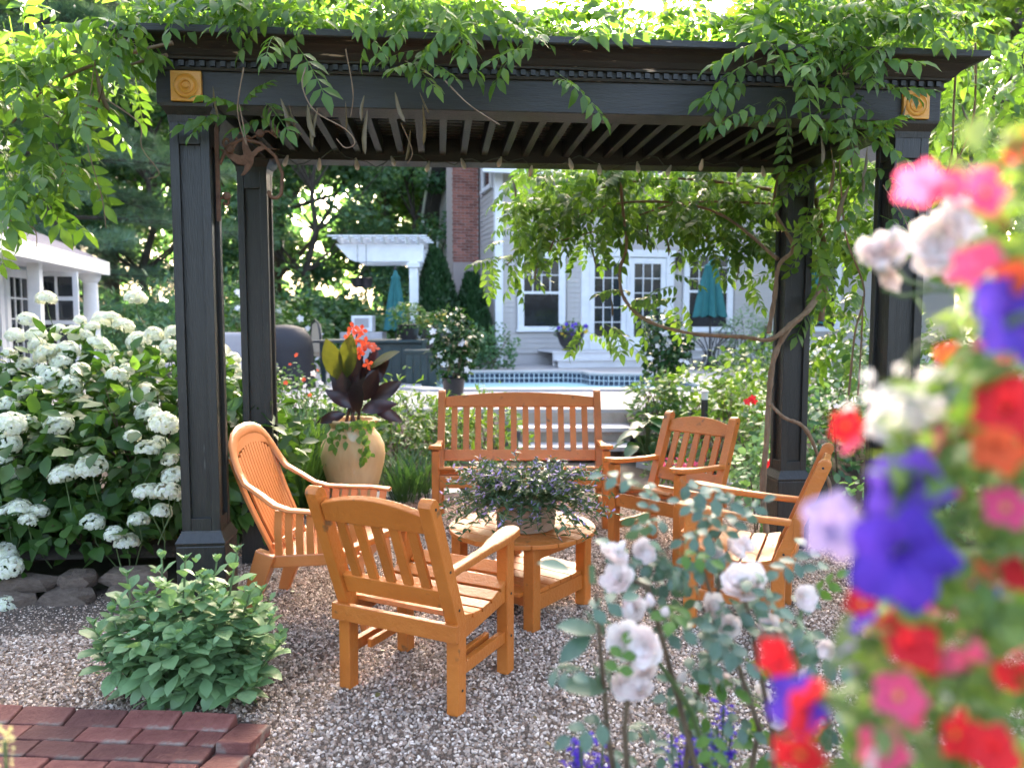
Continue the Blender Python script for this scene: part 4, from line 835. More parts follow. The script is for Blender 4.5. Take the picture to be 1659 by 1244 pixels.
# sedum: stout stems set with paired fleshy leaves, every leaf its own piece
sd0 = on(300,1140); sed = thing('sedum_clump', 'grey-green fleshy sedum clump beside the brick path', 'plant', sd0)
SL = [tmesh('leaf', leaf_t(1,.62,.2,d_,4,.6,wavy=.04), Lsed) for d_ in (.12,.22,.32)]
tipm = tmesh('bud_cluster', merge_t([xf_t(leaf_t(.5,.25,.4,-.1,2,.5), Matrix.Translation((0,0,.15*(i%3)))@Matrix.Rotation(i*1.3,4,'Z')@Matrix.Rotation(.9-.25*(i%3),4,'X')) for i in range(9)]), Lsed)
stm = MB(); tips = [(205,930),(232,955),(262,900),(300,905),(330,935),(352,905),(385,890),(360,965),(405,960),(425,955),(440,1000),(455,1040),(300,965),(272,985),(250,1000),(325,1010),(180,990),(150,1010),(215,1010),(345,1040),(390,1030),(430,1060),(270,1050),(310,1080),(230,1060),(365,1090),(415,1110),(200,1060),(160,1055),(290,1120)]
cnt = 0
for i, (u, v) in enumerate(tips):
    Y = 3.02+.30*max(0,(1120-v))/230+rnd.uniform(-.05,.05); tp_ = at(u,v,Y); bs = Vector(((tp_.x-sd0.x)*.35+sd0.x, (Y-3.1)*.4+3.12, .0)); md_ = bs.lerp(tp_,.5)+Vector(((tp_.x-sd0.x)*.12,-.02,.03)); stm.tube([bs-sd0,md_-sd0,tp_-sd0], [.007,.006,.004], 6)
    pr = 6 if v < 1040 else 5; dirv = (tp_-md_).normalized()
    for j in range(pr):
        q = .97-.12*j; p = (md_.lerp(tp_,(q-.5)*2) if q > .5 else bs.lerp(md_,q*2)); s_ = .05+.03*min(j,2); el = .95-.28*j
        for k in range(2):
            a = i*1.1+j*1.57+k*math.pi+rnd.uniform(-.25,.25); d = Vector((math.cos(a)*math.cos(el),math.sin(a)*math.cos(el),math.sin(el)+.05)); d = (d+dirv*.2).normalized()
            if p.z > .02:
                o = inst(SL[min(2,j//2)], p-sd0, sed, rotm(d), s_*rnd.uniform(.85,1.15), 'leaf'); cnt += 1
    inst(tipm, tp_-sd0-dirv*.01, sed, rotm((dirv.x,dirv.z*0+.01,0),(0,0,1)), .052, 'bud_cluster')
stm.build('stem', stemm, sed, 50); XP = []; XD = []; XS = []
for i in range(34):                    # more shoots filling the clump
    a0 = rnd.random()*6.283; rr = .34*math.sqrt(rnd.random()); tp_ = Vector((rr*1.1*math.cos(a0),.1+rr*.8*math.sin(a0),.52-.95*rr*rr*2.2+rnd.uniform(-.06,.05))); bs = Vector((tp_.x*.4,tp_.y*.4,0))
    for j in range(7):
        p = bs.lerp(tp_,1-.1*j)
        for k in range(2):
            a = i+j*1.57+k*math.pi+rnd.uniform(-.2,.2); el = 1.0-.26*j; XP.append(tuple(p)); XD.append((math.cos(a)*math.cos(el),math.sin(a)*math.cos(el),math.sin(el))); XS.append((.04+.024*min(j,2))*rnd.uniform(.85,1.15))
scatter('shoot_leaves', [leaf_t(1,.6,.2,.15,3,.6),leaf_t(1,.6,.22,.28,3,.6)], XP, XD, [0,0,1], XS, Lsed, sed, .15, 'stuff', True)
P_, U_ = blob((0,.1,.22), (.30,.24,.24), 340, .5); k_ = P_[:,2] > .02; scatter('inner_foliage', [leaf_t(1,.58,.22,.25,3,.55)], P_[k_], U_[k_]*[1,1,.4]+nr.normal(0,.4,P_[k_].shape), U_[k_]*.4+[0,0,1], nr.uniform(.06,.12,k_.sum()), Lsed, sed, .3, 'stuff')
# strap-leaved clumps
def blade_t(L, W, arch, n=6):
    V = []; F = []
    for i in range(n+1):
        t = i/n; y = L*(t*math.cos(arch*t*.8)); z = L*(1.08*t-arch*.58*t*t); wd = W*(1-t**2.2)*.5+.0005
        V += [(-wd,y*.48,z+wd*.35),(0,y*.48,z),(wd,y*.48,z+wd*.35)]
    for i in range(n):
        o = 3*i; F += [(o,o+1,o+4,o+3),(o+1,o+2,o+5,o+4)]
    return np.array(V), F
BL = [blade_t(1,.017,a) for a in (.7,.95,1.2,1.4)]
def straps(name, label, loc, n, h, r, mat=Lblade, group=None):
    t = thing(name, label, 'plant', loc, 0, group); a = nr.random(n)*6.283; rr = nr.random(n)*r; P = np.stack([rr*np.cos(a),rr*np.sin(a),np.zeros(n)],1)
    b = a+nr.normal(0,.5,n); scatter('foliage', BL, P, np.stack([np.cos(b),np.sin(b),b*0+.0],1), [0,0,1], h*nr.uniform(.7,1.15,n), mat, t, .12, 'stuff'); return t
for i, (u, Y, h, lab) in enumerate([(490,6.5,.85,'arching daylily leaves beside the terracotta urn, next to the rear left column'),(455,6.9,.9,'daylily clump of pale arching leaves behind the moulded armchair'),(520,7.2,.95,'tall daylily clump behind the terracotta urn'),(425,6.4,.7,'daylily leaves between the two left columns'),(680,6.85,.55,'dark strappy clump between urn and bench'),(650,6.7,.5,'low strappy leaves at the foot of the urn')]):
    straps('daylily_clump', lab, (at(u,700,Y).x,Y,.03), 300 if i < 4 else 150, h*1.25, .16, Lblade if i < 4 else Lhosta, 'strap-leaved clumps round the urn')
def flowers(t, spots, mat, size, loc, name='flower', petals=5, kind=None):
    T = merge_t([xf_t(leaf_t(1,.75,-.25,.35,2,.6), Matrix.Rotation(q*6.283/petals,4,'Z')@Matrix.Rotation(.35,4,'X')) for q in range(petals)]); me = tmesh(name, T, mat)
    for p in spots:
        inst(me, Vector(p)-Vector(loc), t, (R(60)+rnd.uniform(-.5,.5),rnd.uniform(-.4,.4),rnd.uniform(-.8,.8)), size*rnd.uniform(.8,1.2), name)
# left bed: rose shrubs and perennials between column, urn and pool
bl_ = at(480,640,8.0); bl_.z = .2; t, P, U = bush('rose_shrub', 'twiggy garden rose shrub with coral buds beyond the rear left column', 'rose bush', [(0,0,.45,.45,.4,.45),(-.35,.1,.5,.35,.35,.4),(.35,.2,.35,.4,.35,.35)], 900, .055, Lgreen, loc=bl_, stems=30)
flowers(t, [at(u,v,7.65) for u, v in ((515,600),(492,615),(470,590),(502,640),(425,580),(530,590),(463,620),(480,575))], Porange, .022, bl_, 'rose_flower'); flowers(t, [at(u,v,7.6) for u, v in ((494,625),(508,605),(430,605),(536,650),(520,620))], Pblush, .035, bl_, 'pale_rose_flower')
bl_ = at(640,640,8.3); bl_.z = .25; t, P, U = bush('perennial_clump', 'bright lime-green leafy perennials behind the urn and bench', 'plant', [(0,0,.35,.4,.3,.4),(.3,-.1,.3,.35,.3,.35),(-.4,0,.3,.4,.3,.35),(.55,-.3,.2,.3,.3,.3)], 900, .105, Llime, LN, loc=bl_, stems=16)
bl_ = at(640,700,7.4); bl_.z = .08; t, P, U = bush('perennial_clump', 'deep green shrubby perennials between urn and bench', 'plant', [(0,0,.3,.3,.3,.4),(.35,0,.25,.3,.3,.35),(.1,.3,.45,.35,.3,.35)], 800, .09, Lgreen, LN, loc=bl_, stems=14)
bl_ = at(770,720,7.8); bl_.z = .1; t, P, U = bush('perennial_clump', 'fresh green perennials seen through the left bench slats', 'plant', [(0,0,.27,.36,.3,.38),(-.3,.2,.32,.3,.3,.38),(.24,.3,.25,.3,.3,.36),(.1,.7,.4,.35,.3,.35)], 900, .10, Llime, LN, loc=bl_, stems=12)
bl_ = at(560,700,7.6); bl_.z = .1; t, P, U = bush('perennial_clump', 'mixed green perennials behind the terracotta urn', 'plant', [(0,0,.35,.5,.3,.4),(-.6,.1,.35,.4,.3,.4)], 800, .085, Lgreen, OV, loc=bl_, stems=12)
bl_ = at(440,600,9.0); bl_.z = .4; t, P, U = bush('perennial_clump', 'low airy shrub by the sofa beyond the left columns', 'plant', [(0,0,.3,.6,.4,.38),(-.9,0,.3,.6,.4,.4)], 900, .07, Lgreen, OV, loc=bl_, stems=12)
heads(t, bl_, [at(u,v,8.9) for u, v in ((372,585),(382,600),(370,620))], .13)
# white-flowered viburnum mass by the sofa
for i, (u, Y, z, rx, rz_, lab) in enumerate([(400,15.5,1.5,.9,1.4,'white-flowering shrub behind the sofa and between the columns'),(470,16.5,1.2,.9,1.1,'white-flowering shrub beyond the covered grill')]):
    bl_ = at(u,540,Y); bl_.z = .5; t, P, U = bush('flowering_shrub', lab, 'shrub', [(0,0,z*.6,rx,rx,rz_*.7),(.3,0,z*.3,rx,rx*.8,.6)], 1500, .13, Lgreen, OV, loc=bl_, stems=8)
    flowers(t, [bl_+Vector((rnd.uniform(-.8,.8),-.75+rnd.uniform(-.1,.2),rnd.uniform(.3,z*1.1))) for k in range(26)], Ppw, .07, bl_, 'white_flower')
# dark shrubs behind the pool house column
for i, (u, Y, z, r_, lab) in enumerate([(230,15.5,1.1,1.5,'arching dark shrub behind the pool house column'),(330,17.5,1.3,1.7,'tall leafy shrub left of the front column behind the pool house'),(520,22.5,1.2,2.0,'broad rounded shrub bank beyond the white pergola'),(610,24,1.3,2.0,'dark shrub bank under the white pergola'),(440,22,1.5,2.0,'high shrub bank beyond the grill')]):
    bl_ = at(u,540,Y); bl_.z = .45; bush('background_shrub', lab, 'shrub', [(0,0,z*.7,r_,r_*.7,z),(r_*.5,0,z*.5,r_*.7,r_*.6,z*.8),(-r_*.6,.2,z*.6,r_*.7,r_*.6,z*.9)], 3000, .2, Lshade if i != 2 else Ldec, LN if i < 2 else OV, loc=bl_, stems=8, group='shrub banks in front of the wood')
# mandevillas in pots at the pool edge
def mandevilla(u, Y, h, lab):
    b = at(u,640,Y); b.z = .51; pt_ = pot([(.12,0),(.15,.25),(.165,.28),(.15,.29),(.13,.26)], 'flower_pot', 'dark pot under the '+lab, b)
    t, P, U = bush('mandevilla', 'glossy-leaved white '+lab, 'plant', [(0,0,.35,.28,.28,.3),(.03,0,h*.62,.33,.3,h*.28),(-.05,0,h*.9,.24,.22,h*.14)], 900, .10, Lgloss, OV, loc=b+Vector((0,0,.22)), stems=10)
    f_ = [b+Vector((rnd.uniform(-.3,.3),-.28,rnd.uniform(.4,h))) for k in range(9)]; flowers(t, f_, Ppw, .05, b+Vector((0,0,.22)), 'white_flower')
mandevilla(735,10.6,.95,'mandevilla beside the pool, behind the left end of the bench'); mandevilla(1078,10.7,.9,'mandevilla at the pool corner in front of the iron table')
# shrubs at the house corner
bl_ = at(800,570,16.9); bl_.z = .5; bush('foundation_shrub', 'rounded blue-green shrub at the house corner beside the pool', 'shrub', [(0,0,.45,.55,.5,.5),(-.6,0,.5,.55,.5,.55),(-1.1,.1,.4,.5,.5,.45)], 2200, .085, Lshade, OV, loc=bl_)
bl_ = at(1210,540,18.0); bl_.z = .5; bush('foundation_shrub', 'grey-green shrub behind the iron patio chairs', 'shrub', [(0,0,.7,.6,.4,.7),(.7,0,.6,.6,.4,.6)], 1800, .10, Lsed, LN, loc=bl_)
# pots on the bar
b_ = Vector((-1.75,13.55,1.235)); pot([(.13,0),(.19,.22),(.21,.25),(.19,.26),(.15,.22)], 'flower_pot', 'black pot of feathery green fern on the counter', b_); bush('potted_fern', 'feathery green plant in the black pot on the counter', 'plant', [(0,0,.18,.3,.28,.26)], 600, .09, Lgreen, LN, loc=b_+Vector((0,0,.2)), stems=0, floor=-.1)
b_ = at(705,540,15.5); b_.z = .51; pot([(.22,0),(.25,.9),(.27,.93),(.25,.94),(.2,.9)], 'tall_planter', 'tall dark planter with yellow flowers beside the white pergola post', b_); t, P, U = bush('potted_flowers', 'yellow flowers spilling from the tall dark planter', 'plant', [(0,0,.12,.32,.3,.22)], 400, .08, Lgreen, OV, loc=b_+Vector((0,0,.9)), stems=0, floor=-.1); flowers(t, [b_+Vector((rnd.uniform(-.3,.3),-.25,.95+rnd.uniform(0,.3))) for k in range(14)], Pyel, .05, b_+Vector((0,0,.9)), 'yellow_flower')
t, P, U = bush('potted_pansies', 'purple and yellow pansies filling the black porch pot', 'plant', [(0,0,.06,.36,.34,.2)], 420, .07, Lgreen, OV, loc=PP+Vector((0,0,.42)), stems=0, floor=-.15); flowers(t, [PP+Vector((rnd.uniform(-.35,.35),-.3,.45+rnd.uniform(-.05,.18))) for k in range(14)], Ppurple, .05, PP+Vector((0,0,.42)), 'pansy'); flowers(t, [PP+Vector((rnd.uniform(-.38,.38),-.3,.42+rnd.uniform(-.08,.15))) for k in range(8)], Pyel, .045, PP+Vector((0,0,.42)), 'yellow_pansy')
# right bed
HT = [leaf_t(1,.66,.28,.3,3,.42), leaf_t(1,.6,.3,.45,3,.42)]
b_ = at(1050,690,8.2); b_.z = .1; t = thing('hosta', 'broad-leaved hosta spilling over the pavers behind the rear armchair', 'plant', b_); n = 46; a = nr.random(n)*6.283; e = nr.random(n); P = np.stack([.26*e*np.cos(a),.26*e*np.sin(a),.10+.34*(1-e)+.04*nr.random(n)],1); scatter('foliage', HT, P, np.stack([np.cos(a),np.sin(a),.3-.7*e],1), [0,0,1], nr.uniform(.16,.26,n), Lhosta, t, .15, 'stuff', True)
m = MB(); [m.tube([(0,0,0),(p[0]*.6,p[1]*.6,p[2]*.7),tuple(p)], .004, 4) for p in P]; m.build('stalk', stemm, t)
for i, (u, v, Y, zb, bl2, n, sz, mat, T, lab) in enumerate([
 (1085,660,7.9,.1,[(0,0,.2,.16,.16,.2)],420,.035,Lgreen,OV,'small clipped box ball between hosta and rear armchair'),
 (1105,720,7.2,.05,[(0,0,.12,.2,.15,.12),(-.15,.2,.1,.15,.15,.1)],330,.05,Lgreen,LN,'low magenta-flowered dianthus against the rear armchair'),
 (1225,760,6.6,.03,[(0,0,.22,.24,.2,.26),(.1,.15,.3,.2,.2,.25)],420,.085,Lsed,OV,'upright sedum behind the rear armchair beside the column'),
 (1190,640,8.2,.2,[(0,0,.35,.45,.35,.4),(.4,.1,.3,.4,.35,.35)],900,.10,Llime,LN,'lime-green perennials beyond the rear armchair'),
 (1130,600,9.2,.4,[(0,0,.3,.6,.4,.35),(.7,0,.3,.5,.4,.35)],1000,.10,Llime,OV,'yellow-green leafy bed near the mandevilla'),
 (1060,630,9.0,.4,[(0,0,.25,.3,.3,.3)],380,.11,Lgreen,LN,'upright green perennials beside the steps'),
 (1240,560,11,.5,[(0,0,.4,.7,.5,.45),(.9,0,.4,.6,.5,.4)],1100,.11,Lgreen,OV,'leafy green bed in front of the iron patio chairs'),
 (1160,690,7.6,.1,[(0,0,.25,.3,.25,.3)],420,.09,Lgreen,LN,'dense green perennials seen through the rear armchair slats'),
 (1350,640,7.2,.1,[(0,0,.45,.45,.4,.5),(.5,.2,.5,.5,.4,.5),(-.3,.2,.4,.4,.4,.45)],1500,.085,Lshade,OV,'dense shrub filling the gap between the two right columns'),
 (1400,560,9.0,.35,[(0,0,.6,.7,.5,.6),(.7,.2,.6,.7,.5,.6)],1800,.10,Lgreen,OV,'tall leafy shrub behind the right columns'),
 (1560,600,7.0,.1,[(0,0,.6,.6,.5,.7),(.6,.1,.7,.6,.5,.7),(-.4,.1,.5,.5,.4,.55)],2200,.085,Lshade,OV,'dense dark shrub right of the front right column'),
 (1480,780,5.6,.02,[(0,0,.25,.4,.3,.3),(.5,0,.3,.5,.3,.35)],900,.08,Lshade,OV,'low shrub at the foot of the front right column')]):
    b_ = at(u,v,Y); b_.z = zb; t, P, U = bush(['box_ball','dianthus','sedum_clump'][i] if i < 3 else ('leafy_shrub' if i > 7 else 'perennial_clump'), lab, 'shrub' if i > 7 or i == 0 else 'plant', bl2, n, sz, mat, T, loc=b_, stems=8)
    if i == 1: flowers(t, [b_+Vector((rnd.uniform(-.25,.2),-.15+rnd.uniform(-.06,.2),rnd.uniform(.1,.26))) for k in range(70)], Ppink, .017, b_, 'dianthus_flower')
    if i in (8,9,10): flowers(t, [b_+Vector((rnd.uniform(-.8,.8),-.5+rnd.uniform(-.05,.1),rnd.uniform(.3,1.1))) for k in range(16)], Ppw, .025, b_, 'white_flower')
    if i == 3: flowers(t, [at(1215,647,7.6),at(1222,650,7.6),at(1210,651,7.62),at(1219,645,7.6)], Pred, .035, b_, 'red_flower')
b_ = at(1245,765,5.7); b_.z = 0; t, P, U = bush('rose_shrub', 'small red-flowered rose at the foot of the rear right column', 'rose bush', [(0,.1,.3,.16,.12,.3),(.12,0,.6,.14,.1,.2)], 170, .055, Lshade, OV, loc=b_, stems=8); flowers(t, [at(1243,768,5.6),at(1247,752,5.6)], Pred, .04, b_, 'red_rose')
# ------------------------------------------------------------ canna in the urn
ca = thing('canna', 'bronze-leaved canna with scarlet flowers growing in the terracotta urn', 'plant', (-1.28,6.35,.72)); CB = Vector((-1.28,6.35,.72))
Lbron = LEAF('bronze_leaf', (.018,.010,.013), (.030,.014,.018), (.05,.022,.026), .12, .28, trc=(1.6,1.2,.7)); Lolive = LEAF('olive_bronze_leaf', (.06,.085,.016), (.08,.095,.018), None, .5, .35, trc=(1.8,1.6,.6))
bme = [tmesh('leaf', leaf_t(1,.42,.3,d_,6,.48), Lbron) for d_ in (.05,.2,.4)]; ome = tmesh('leaf', leaf_t(1,.46,.25,.05,6,.48), Lolive)
for u, v, du, dv, L, me, fy in [(560,640,-8,-90,.34,bme[0],-.02),(575,650,10,-100,.38,bme[0],0),(590,640,40,-70,.34,bme[1],-.06),(600,650,60,-40,.3,bme[1],-.1),(575,660,-50,-30,.26,bme[2],-.08),(585,665,50,-15,.28,bme[2],-.12),(565,655,-30,-60,.3,bme[1],.05),(595,630,20,-90,.34,bme[0],.06),(580,670,-5,-60,.3,bme[1],-.1),(570,620,5,-80,.3,bme[0],-.03),(605,660,70,30,.24,bme[2],-.12),(560,670,-40,10,.22,bme[2],-.1),(590,650,25,-60,.3,bme[0],-.1),(600,620,30,-60,.26,bme[0],0)]:
    p = at(u,v,6.35+fy)-CB; q = at(u+du,v+dv,6.35+fy*2)-CB; inst(me, p, ca, rotm(q-p,(rnd.uniform(-.5,.5),-1,.3)), L, 'leaf')
for u, v, du, dv, L, up in [(547,615,-22,-80,.34,(.35,-1,.2)),(562,612,8,-95,.36,(-.3,-1,.1)),(598,598,55,-35,.30,(-.1,-.6,1))]:
    p = at(u,v,6.28)-CB; q = at(u+du,v+dv,6.2)-CB; o = inst(ome, p, ca, rotm(q-p,up), L, 'leaf'); o['label'] = 'green-veined young canna leaf lit from behind'
m = MB()
for u, v in ((578,540),(588,575),(600,570),(560,610),(570,600)): e = at(u,v,6.33)-CB; m.tube([(rnd.uniform(-.06,.06),rnd.uniform(-.04,.04),0),e*.5,e], [.014,.011,.006], 7)
m.build('stem', Lbron, ca, 60); flowers(ca, [at(u,v,6.28) for u, v in ((572,532),(582,540),(565,545),(578,552),(586,535),(570,558),(586,566),(598,560),(606,564),(582,572),(596,590),(592,556))], Porange, .05, CB, 'canna_flower', 4)
sv = thing('trailing_vine', 'lime trailing leaves spilling over the rim of the terracotta urn', 'plant', (-1.28,6.35,.74)); P = []
for u0, x0, x1, n, dz in ((0,-.11,.0,18,.24),(1,.07,.14,26,.3),(2,-.14,.14,12,.04)):
    for k in range(n): zz = .05-rnd.random()**1.3*dz; P.append((rnd.uniform(x0,x1)*(1+.5*rnd.random()),-.20-.25*min(.12,max(0,.02-zz))+rnd.uniform(-.04,.0),zz))
scatter('foliage', OV, np.array(P), np.array([(rnd.uniform(-.8,.8),-.6,rnd.uniform(-1.2,-.1)) for p in P]), [0,-1,.3], nr.uniform(.05,.09,len(P)), Llime, sv, .3, 'stuff')
# flowering plant in the planter on the table: fine sprays
fp = thing('fan_flower', 'sprawling fan-flower with small lilac blooms in the round table planter', 'plant', (TPX,TPY,.6)); m = MB(); PL = []; DL = []; PF = []; DF = []
for i in range(230):
    a = rnd.random()*6.283; ln = rnd.uniform(.14,.36); el = rnd.uniform(-.5,1.25); b = Vector((.1*math.cos(a),.1*math.sin(a),.0)); d = Vector((math.cos(a)*math.cos(el)*1.15,math.sin(a)*math.cos(el)*.9,math.sin(el)*.62)); e = b+d*ln+Vector((0,0,-.05 if el < .2 else .02)); mid = b.lerp(e,.5)+Vector((0,0,.05)); m.tube([b,mid,e], .0022, 4)
    for q in np.linspace(.25,1,9):
        p = (b.lerp(mid,q*2) if q < .5 else mid.lerp(e,q*2-1)); 
        for z in range(2): PL.append(p); DL.append((rnd.uniform(-1,1),rnd.uniform(-1,1),rnd.uniform(-.2,.7)))
        if q > .5 and rnd.random() < (.8 if el > .1 else .4): PF.append(p+Vector((rnd.uniform(-.015,.015),rnd.uniform(-.015,.015),.01))); DF.append((rnd.uniform(-.6,.6),-.6,rnd.uniform(-.2,.8)))
m.build('stem', stemm, fp); Lgrey = LEAF('grey_green_leaf', (.05,.10,.04), (.08,.14,.06), (.12,.19,.09), .3)
scatter('foliage', LN, [tuple(p) for p in PL], DL, [0,0,1], nr.uniform(.032,.058,len(PL)), Lgrey, fp, .5, 'stuff')
fan = merge_t([xf_t(leaf_t(1,.4,.1,.1,1,.6), Matrix.Rotation((q-2)*.55,4,'Z')) for q in range(5)]); scatter('lilac_bloom', fan, [tuple(p) for p in PF], DF, [0,-.6,1], nr.uniform(.012,.021,len(PF)), Plil, fp, .5, 'stuff')
# ------------------------------------------------------------ wisteria over the pergola
Lwis = LEAF('wisteria_leaf', (.065,.15,.028), (.10,.21,.038), (.16,.29,.06), .5, .4)
def comp_t(L, pairs, ll, lw, droop, seed, ar=.0):
    g = random.Random(seed); ts = []; cv = lambda q: (0, L*q*(1-.12*droop*q), -droop*L*q*q*.8)
    for i in range(pairs):
        q = .22+.72*i/(pairs-1); p = cv(q)
        for s_ in (-1,1):
            k = ll*g.uniform(.85,1.1)*(1-.25*abs(q-.6)); a = s_*g.uniform(.95,1.25)
            ts.append(xf_t(leaf_t(k, lw*k, .22, g.uniform(.1,.35), 2, .42, .06), Matrix.Translation(p)@Matrix.Rotation(-a,4,'Z')@Matrix.Rotation(-g.uniform(.15,.5)-droop*.3,4,'X')@Matrix.Rotation(g.uniform(-.3,.3),4,'Y')))
    ts.append(xf_t(leaf_t(ll*1.05, lw*ll, .2, .25, 2, .42, .06), Matrix.Translation(cv(1))@Matrix.Rotation(-.9*droop-.1,4,'X')))
    for i in range(4):
        a, b = Vector(cv(i/4)), Vector(cv((i+1)/4)); w_ = .0016
        ts.append((np.array([(-w_,a.y,a.z),(w_,a.y,a.z),(w_,b.y,b.z),(-w_,b.y,b.z)]),[(0,1,2,3)]))
    return merge_t(ts)
CT = [comp_t(.25,5,.085,.48,d_,k) for k, d_ in enumerate((.1,.25,.45,.7))]+[comp_t(.18,4,.07,.52,.35,9),comp_t(.30,6,.08,.46,.5,11)]
CM = [tmesh('leaf', c, Lwis) for c in CT]
wis = thing('wisteria_vine', 'wisteria vine with pinnate leaves and hanging pods covering the pergola', 'vine', (1.78,5.25,0)); WO = Vector((1.78,5.25,0))
cl = [(410,550,-45,20,3.45,3.72,18),(440,510,20,80,3.45,3.58,7),(365,450,160,195,3.62,3.72,6),(620,760,-40,40,3.4,3.66,20),(620,700,60,110,3.45,3.56,6),(720,780,40,70,3.45,3.6,4),(860,940,50,85,3.5,3.66,7),(885,910,110,140,3.56,3.62,2),(1230,1450,-20,110,3.6,3.92,50),(1195,1310,110,210,3.66,3.95,11),(1330,1430,130,240,3.7,3.98,13),(1415,1450,260,360,3.95,4.15,6),(1440,1560,-10,50,3.75,4.05,22),(280,420,-30,5,3.6,3.85,9)]
for u0, u1, v0, v1, Y0, Y1, n in cl:
    for k in range(n):
        p = at(rnd.uniform(u0,u1), rnd.uniform(v0,v1), rnd.uniform(Y0,Y1)); d = Vector((rnd.uniform(-1,1),rnd.uniform(-.9,.15),rnd.uniform(-.55,.35)))
        inst(CM[rnd.randrange(6)], p-WO, wis, rotm(d,(rnd.uniform(-.4,.4),-.55,1)), rnd.uniform(.65,1.2), 'leaf')
P = []; Dr = []; UP = []
def mass(u0, u1, v0, v1, Y0, Y1, n, dr=(0,-.4,-.4)):
    for k in range(n):
        P.append(tuple(at(rnd.uniform(u0,u1), rnd.uniform(v0,v1), rnd.uniform(Y0,Y1))-WO)); Dr.append((rnd.uniform(-1,1)+dr[0],rnd.uniform(-1,1)+dr[1],rnd.uniform(-.7,.7)+dr[2]))
for k in range(820):                   # the roof of leaves
    a = rnd.uniform(-2.0,2.05); b = rnd.choice((rnd.uniform(-.72,-.3),rnd.uniform(-.55,.55))); z = 2.92+rnd.random()**1.5*.34
    if .15 < a < .75 and rnd.random() < .85: continue
    if -.4 < a <= .15 and z > 3.08 and rnd.random() < .6: continue
    p = PGM @ Vector((a,b,z)); P.append(tuple(p-WO)); Dr.append((rnd.uniform(-1,1),rnd.uniform(-.8,.8),rnd.uniform(-.05,.6)))
for q in [(-20,190,20,150,3.3,4.1,62),(150,250,-10,60,3.4,3.9,14),(-20,140,150,280,3.3,3.9,30),(0,110,290,340,3.3,3.6,5),(100,230,90,190,4.3,5.0,14),(840,1260,255,345,5.75,6.9,430),(820,930,350,420,5.9,6.4,18),(1000,1240,350,385,5.8,6.3,18),(1020,1110,440,500,5.7,5.9,9),(940,1000,500,545,5.7,5.9,6),(1200,1260,260,470,5.5,6.2,26),(1300,1425,250,400,4.7,5.9,105),(820,1000,335,395,5.9,6.6,34),(1130,1250,335,400,5.8,6.4,30),(1290,1360,400,520,5.4,5.9,16),(1320,1400,450,580,5.3,5.8,16),(1510,1690,20,230,4.8,6.4,70),(1510,1690,210,400,5,6.4,40),(790,850,370,440,6.2,6.6,12)]: mass(*q)
f = scatter('foliage', CT, P, Dr, [0,-.3,1], nr.uniform(.8,1.2,len(P)), Lwis, wis, .4, 'stuff')
vinem = M_('vine_bark', (.14,.085,.045), .85, (.22,.15,.09), 25, .7, 40, (1,1,.3))
def stem(pts, r0, r1, n=40):
    # smooth path through the points
    q = [Vector(p) for p in pts]; out = []
    for i in range(len(q)-1):
        a, b, c, d = q[max(i-1,0)], q[i], q[i+1], q[min(i+2,len(q)-1)]
        for t in np.linspace(0,1,8)[:-1]: out.append(.5*((2*b)+(c-a)*t+(2*a-5*b+4*c-d)*t*t+(3*b-a-3*c+d)*t**3))
    out.append(q[-1]); m = MB(); n = len(out); m.tube([p-WO for p in out], [(r0+(r1-r0)*i/(n-1))*rnd.uniform(.78,1.2) for i in range(n)], 8); m.build('stem', vinem, wis, 60)
Z = lambda *l: [at(*p) for p in l]
stem([Vector((1.70,5.14,0))]+Z((1236,800,5.12),(1243,700,5.1),(1246,640,5.12),(1254,580,5.1),(1276,535,5.08),(1305,505,5.12),(1330,462,5.25),(1335,400,5.35),(1325,340,5.4),(1315,280,5.4)), .02, .015)
stem([Vector((2.12,5.4,0))]+Z((1345,800,5.3),(1330,752,5.25),(1305,695,5.12),(1270,676,5.06),(1248,655,5.08)), .016, .011)
stem(Z((1334,440,5.3),(1318,492,5.16),(1285,522,5.06),(1248,550,5.06),(1205,546,5.3),(1120,540,5.6),(1050,520,5.7),(1012,485,5.75),(1004,440,5.8),(1015,400,5.8),(1010,350,5.8),(1005,290,5.75)), .017, .009)
stem(Z((1330,520,5.3),(1338,440,5.35),(1318,360,5.4),(1290,320,5.5),(1200,300,5.8),(1080,290,6.0),(950,310,6.1),(850,350,6.2)), .018, .006)
stem(Z((1245,540,5.06),(1255,480,5.1),(1262,430,5.1),(1285,400,5.1),(1255,340,5.1),(1262,280,5.2)), .016, .01)
stem(Z((1260,420,5.3),(1150,340,5.8),(1000,330,6.0),(880,380,6.1),(820,430,6.2)), .012, .004); stem(Z((1250,330,5.6),(1100,330,6),(980,370,6.1),(870,400,6.1)), .01, .004)
stem(Z((280,70,3.6),(180,95,3.6),(80,140,3.6),(20,200,3.6)), .010, .004); stem(Z((270,90,3.6),(200,110,3.7),(130,150,3.7),(60,260,3.6)), .008, .003)
for pts in [((1375,640,4.6),(1385,540,4.5),(1400,470,4.4),(1370,380,4.3),(1360,260,4.2)),((1390,640,4.7),(1395,560,4.6),(1398,480,4.5)),((1550,90,4.4),(1545,170,4.5),(1540,260,4.6),(1510,330,4.8)),((1580,70,4.4),(1575,200,4.6),(1530,300,4.8))]: stem(Z(*pts), .007, .004)
